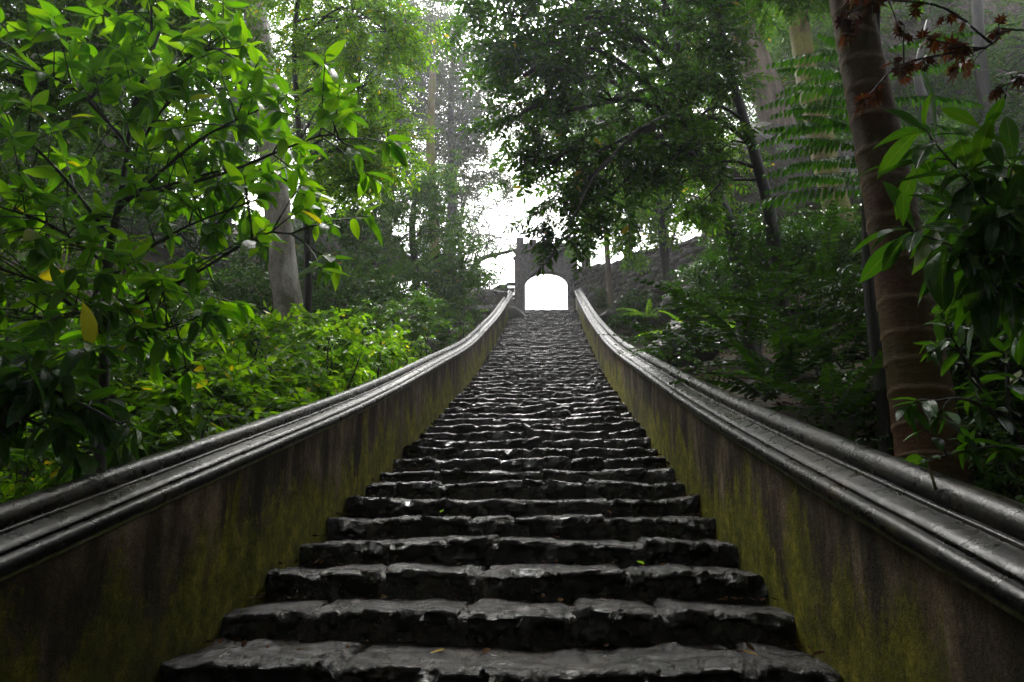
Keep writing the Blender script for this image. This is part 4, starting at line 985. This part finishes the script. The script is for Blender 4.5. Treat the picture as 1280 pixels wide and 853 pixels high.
for px, py, Y, lab in right_bg:
    p = bb(px+(150 if px == 700 else 0), 330, Y); k = Y/980*1.04; low = py > 150
    offs = ((0, 0, 0, 70), (-50, 45, 1, 60), (50, 50, -1, 60), (0, 90, 0, 55), (0, -60, 0, 75)) if not low else ((0, 0, 0, 55), (-45, 35, 1, 45), (45, 35, -1, 45), (0, 60, 0, 40), (-30, -50, 0, 45), (40, -45, 0, 45))
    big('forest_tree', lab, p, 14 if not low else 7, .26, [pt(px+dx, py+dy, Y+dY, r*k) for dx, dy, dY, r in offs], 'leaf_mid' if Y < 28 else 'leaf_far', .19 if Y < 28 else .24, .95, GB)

# ------------------------------------------------------------------ shrubs
GL = 'shrubs along the left coping'; GRS = 'shrubs on the right bank'
def shrub(px, py, Y, r, label, lm, kind='round', L=.09, cov=1.2, group=GL, n=4, level=1, flat=.7):
    if lm == 'leaf_lime': L *= 1.3; cov = .75
    c = at(px, py, Y); gz_ = min(G(c[0], Y), c[2]-.2); org = np.array((c[0], Y, gz_)); root = tag(empty('shrub', tuple(org)), label, 'shrub', group)
    lv = Leaves(); g = Geo()
    for i in range(n):
        a = i*2.4; cc = c+np.array((math.cos(a)*r*.8, math.sin(a)*r*.6, RNG.uniform(-.35, .45)*r)) if i else c
        g.tube(curve([org+RNG.normal(0, .05, 3), (org+cc)/2+RNG.normal(0, .05, 3), cc], 6), np.linspace(.02, .006, 6)[:len(curve([org, (org+cc)/2, cc], 6))], 5)
        clump(lv, cc, r*(1 if i == 0 else .75), kind, L, 0 if Y > 8.5 else level, cov, .15, flat, clip=True)
    ob('stem', g.mesh('stem', M['bark_dark'], origin=org), root)
    o = ob('foliage', lv.mesh('foliage', [M[lm], M['twig']], org), root); o['kind'] = 'stuff'
S = shrub
S(190, 560, 4.6, .45, 'bright low shrub behind the left coping under the big tree', 'leaf_lime', L=.06)
S(60, 600, 4.4, .45, 'low shrub at the left edge just above the coping', 'leaf_lime', L=.055)
S(270, 520, 5.4, .45, 'lime green shrub right of the large-leaved trunk', 'leaf_lime', L=.07)
S(240, 470, 6.4, .5, 'shaded shrub behind the lime green shrub', 'leaf_mid', L=.07)
S(345, 490, 6.3, .45, 'bright shrub leaning on the left coping', 'leaf_lime', L=.075)
S(330, 450, 7.5, .5, 'leafy shrub at the foot of the pale trunk', 'leaf_lime', L=.075)
S(415, 455, 7.8, .5, 'vivid lime shrub beside the middle of the left coping', 'leaf_lime', L=.08)
S(420, 425, 9.5, .5, 'upright shrub right of the pale trunk', 'leaf_lime', L=.08)
S(480, 435, 9.6, .55, 'rounded lime shrub on the bank below the thicket', 'leaf_lime', L=.085)
S(535, 425, 11.8, .6, 'light green shrub hugging the upper left coping', 'leaf_lime', L=.09)
S(500, 405, 13, .7, 'leafy mid green shrub behind the upper left coping', 'leaf_mid', L=.10)
S(580, 405, 15.5, .6, 'shrub by the steepening part of the left coping', 'leaf_mid', L=.11)
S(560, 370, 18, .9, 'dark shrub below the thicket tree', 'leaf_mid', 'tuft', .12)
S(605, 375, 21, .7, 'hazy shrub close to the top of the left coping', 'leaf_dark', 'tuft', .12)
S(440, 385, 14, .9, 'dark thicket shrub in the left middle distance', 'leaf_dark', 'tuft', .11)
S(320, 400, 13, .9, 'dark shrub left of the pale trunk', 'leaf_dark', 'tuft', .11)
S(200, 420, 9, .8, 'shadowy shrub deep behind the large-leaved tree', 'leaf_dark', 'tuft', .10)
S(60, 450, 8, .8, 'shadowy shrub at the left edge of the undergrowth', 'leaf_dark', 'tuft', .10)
S(130, 500, 6, .5, 'dim shrub behind the large-leaved tree trunk', 'leaf_mid', L=.07)
S(20, 520, 5.5, .5, 'dim shrub behind the drooping leaves at left', 'leaf_mid', L=.07)
S(640, 352, 29.5, .5, 'small grey shrub touching the left gateway pier', 'leaf_far', 'tuft', .14)
S(590, 352, 30, .7, 'misty shrub against the boundary wall left of the gateway', 'leaf_far', 'tuft', .14)
S(545, 335, 29, 1.1, 'misty bush on the slope left of the gateway', 'leaf_far', 'tuft', .15)
R_ = dict(group=GRS)
S(940, 330, 12, .9, 'dense dark shrub under the slender dark tree', 'leaf_gloss', 'tuft', .09, **R_)
S(1010, 320, 10.5, .9, 'ivy-like dark shrub left of the mossy trunk base', 'leaf_gloss', 'tuft', .08, **R_)
S(1200, 400, 6.5, .8, 'dark glossy thicket right of the palm trunk', 'leaf_gloss', 'alt', .08, **R_)
S(1260, 450, 5.6, .7, 'thicket shrub at the right edge', 'leaf_gloss', 'alt', .08, **R_)
S(1230, 350, 7.5, .9, 'high thicket shrub behind the paddle leaves', 'leaf_dark', 'alt', .09, **R_)
S(1180, 330, 9, .9, 'far thicket shrub just right of the palm', 'leaf_dark', 'alt', .09, **R_)
S(1240, 570, 4.8, .35, 'low leafy plant on the litter at the lower right', 'leaf_mid', 'alt', .05, cov=.7, **R_)
S(1190, 530, 5.4, .4, 'small plant right of the palm foot', 'leaf_gloss', 'alt', .06, **R_)
S(740, 372, 27, .6, 'misty shrub right of the gateway beside the coping top', 'leaf_far', 'tuft', .13, **R_)
S(790, 385, 19.5, .6, 'shrub by the slender pale-barked tree', 'leaf_dark', 'tuft', .11, **R_)
S(1290, 300, 6.5, .7, 'shadowed shrub behind the paddle leaves at the right edge', 'leaf_dark', 'alt', .08, **R_)

GCL = 'bushes clinging to the limestone cliff'
for px, py, Y, r, lab in [(1150, 130, 24, 1.1, 'lime bush on the cliff just right of the ringed palm'), (1200, 60, 25, 1.2, 'bush high on the cliff behind the red leaves'), (1265, 90, 24, 1.3, 'bush on the cliff at the right edge'), (1225, 170, 23, 1.2, 'bush low on the cliff above the paddle leaves'), (1170, 10, 26, 1.2, 'topmost cliff bush beside the palm')]:
    S(px, py, Y, r, lab, 'leaf_mid', 'tuft', .15, cov=.7, group=GCL, level=0)
# ground cover and litter (uncountable)
def scatter(name, label, n, region, T_, lm, sc, zoff=.03, jit=.5, tiltz=.3):
    lv = Leaves(); P_ = []
    while len(P_) < n:
        x, y = region(); P_.append((x, y, G(x, y)+zoff))
    P_ = np.array(P_); D = RNG.normal(0, 1, (n, 3)); D[:, 2] = RNG.normal(tiltz, .3, n); S_ = RNG.uniform(*sc, n); ch = RNG.integers(0, len(T_), n)
    for j in range(len(T_)): lv.put(T_[j], P_[ch == j], D[ch == j], S_[ch == j], jit)
    tag(ob(name, lv.mesh(name, [M[lm], M['twig']], (0, 0, 0))), label, kind='stuff')
def reg(s, a, b, y0, y1): return lambda: (s*(a+(b-a)*random.random()**1.5), y0+(y1-y0)*random.random()**1.3)
scatter('ground_cover', 'low leafy ground cover left of the stairs', 1500, reg(-1, 1.55, 8, 1, 26), tp('round', 1, .07), 'leaf_lime', (.7, 1.3), .12)
scatter('undergrowth', 'low dark undergrowth right of the stairs', 1700, reg(1, 1.55, 12, 1, 28), tp('tuft', 1, .08), 'leaf_gloss', (.7, 1.5), .12)
scatter('hill_undergrowth', 'dark undergrowth on the left slope', 1800, reg(-1, 5, 24, 6, 34), tp('tuft', 0, .16), 'leaf_dark', (.8, 1.8), .2)
litt = [tmpl([(*small_leaf(.075, .036, -.2, .4, 1)[:2], np.eye(3), np.zeros(3), np.zeros((6, 2)))])]
scatter('leaf_litter', 'brown fallen leaves littering the right slope', 4500, reg(1, 1.5, 9, 1, 16), litt, 'litter', (.6, 1.3), .02, .6, 0)
scatter('leaf_litter', 'brown fallen leaves on the soil of the left slope', 2500, reg(-1, 1.5, 9, 1, 16), litt, 'litter', (.6, 1.3), .02, .6, 0)

lv = Leaves(); P_ = []
for i in range(1100):
    k = int(random.random()**1.6*34)-1; yl, zt = step_lip(k); y2, _ = step_lip(k+1); sx = random.choice((-1, 1))
    P_.append((sx*(HW-.02-random.random()**3.0*1.1), yl+.04+(y2-yl)*(.25+.7*random.random()), zt+.012+.012*random.random()))
P_ = np.array(P_); D = RNG.normal(0, 1, P_.shape); D[:, 2] *= .15
lv.put(litt[0], P_, D, RNG.uniform(.25, .65, len(P_)), .25)
tag(ob('step_litter', lv.mesh('step_litter', [M['litter'], M['twig']], (0, 0, 0))), 'tiny leaf fragments and dirt along the edges of the steps', kind='stuff')

# overhead canopy: unseen forest trees above and behind the viewer, added for their shade
GC = 'unseen canopy trees added for shade'
for x, y, lab, cl in [(-6.5, -3, 'added shading canopy tree overhead on the left behind the viewer', [(-4, -2, 7.5, 2.6), (-1, -3, 8, 2.6), (-6, 1, 8, 2.6), (-3.4, 2.0, 8.5, 2.0), (0, 0, 8.5, 2.2), (-1, 1.6, 9.5, 1.8), (-8, -5, 7, 2.8), (-7, 4, 8.5, 2.2)]),
                      (6.0, -2, 'added shading canopy tree overhead on the right behind the viewer', [(4, -1, 7.5, 2.6), (2, -4, 8, 2.6), (6, 2, 8, 2.6), (3.2, 2.5, 9, 2.2), (8, -4, 7, 2.8), (5.5, 4.5, 9, 2.2)]),
                      (-2.5, -9, 'added shading canopy tree behind the viewer to the left', [(-2, -8, 3, 3), (1, -8, 6, 3), (-5, -8, 3, 3), (-3, -11, 7, 3), (-8, -7, 4, 3)]),
                      (3.5, -9, 'added shading canopy tree behind the viewer to the right', [(3, -8, 3, 3), (6, -7, 4, 3), (4, -11, 7, 3), (1, -9, 1.5, 2.6), (9, -6, 4, 3)]),
                      (.5, -14, 'far added shading canopy tree straight behind the viewer', [(0, -14, 2, 4), (5, -14, 6, 4), (-5, -14, 6, 4), (0, -13, 9, 3.6)]),
                      (-9.5, -1, 'added shading canopy tree left of the viewer', [(-9, -1, 4, 2.6), (-10, 2, 6, 2.6), (-9, -4, 5, 2.6)]),
                      (9.5, 0, 'added shading canopy tree right of the viewer', [(9, 0, 4, 2.6), (9.5, 3, 6, 2.6), (9, -3, 5, 2.6)]),
                      (4.6, 4.2, 'added canopy tree whose limbs block the sun above the lower steps', [(.4, 6.3, 7.8, 1.5), (2.3, 5.2, 7.2, 1.5), (-.2, 4.2, 7.4, 1.4), (1.6, 8.3, 9.6, 1.4)]),
                      (6.5, 2.5, 'added canopy tree shading the right coping from above', [(2.2, 1, 7.2, 1.8), (3.6, 3.2, 7.6, 1.8), (4.8, 1, 8, 1.8), (3, 5.6, 8.6, 1.6), (5.4, 5.4, 9.4, 1.8), (2, -1.4, 6.8, 1.8)]),
                      (-5.5, 1.5, 'added canopy tree shading the left coping from above', [(-1.8, .4, 7.2, 1.6), (-2.4, -1.6, 7, 1.8), (.2, -1.2, 7.6, 1.8), (-4.2, .6, 8, 1.8), (0, 2.2, 8.2, 1.5)]),
                      (-8.5, 5, 'tall added shading canopy tree above the large-leaved tree', [(-8.5, 4, 11, 2.0), (-10, 7, 12, 2.6)])]:
    gz0 = G(x, y)
    tree('shade_canopy_tree', lab, 'tree', [(x, y, gz0-.3, .25), (x+.2, y, gz0+4, .2), (x, y+.3, gz0+8, .15), (x-.2, y, gz0+11, .1)], cl, 'leaf_dark', 'bark_dark', 'alt', .30, 0, 1.5, GC)

# ------------------------------------------------------------------ haze
g = Geo(); g.box((-75, -45, -7.4), (75, 145, 33.2)); me = g.mesh('haze', [], smooth=False)
hm = bpy.data.materials.new('haze'); hm.use_nodes = True; t = hm.node_tree; t.nodes.clear()
pv = t.nodes.new('ShaderNodeVolumePrincipled'); pv.inputs['Color'].default_value = (.93, .95, 1, 1); pv.inputs['Density'].default_value = .0014; pv.inputs['Anisotropy'].default_value = .6
out = t.nodes.new('ShaderNodeOutputMaterial'); t.links.new(pv.outputs[0], out.inputs['Volume']); me.materials.append(hm)
tag(ob('haze', me), 'thin forest mist', kind='stuff')
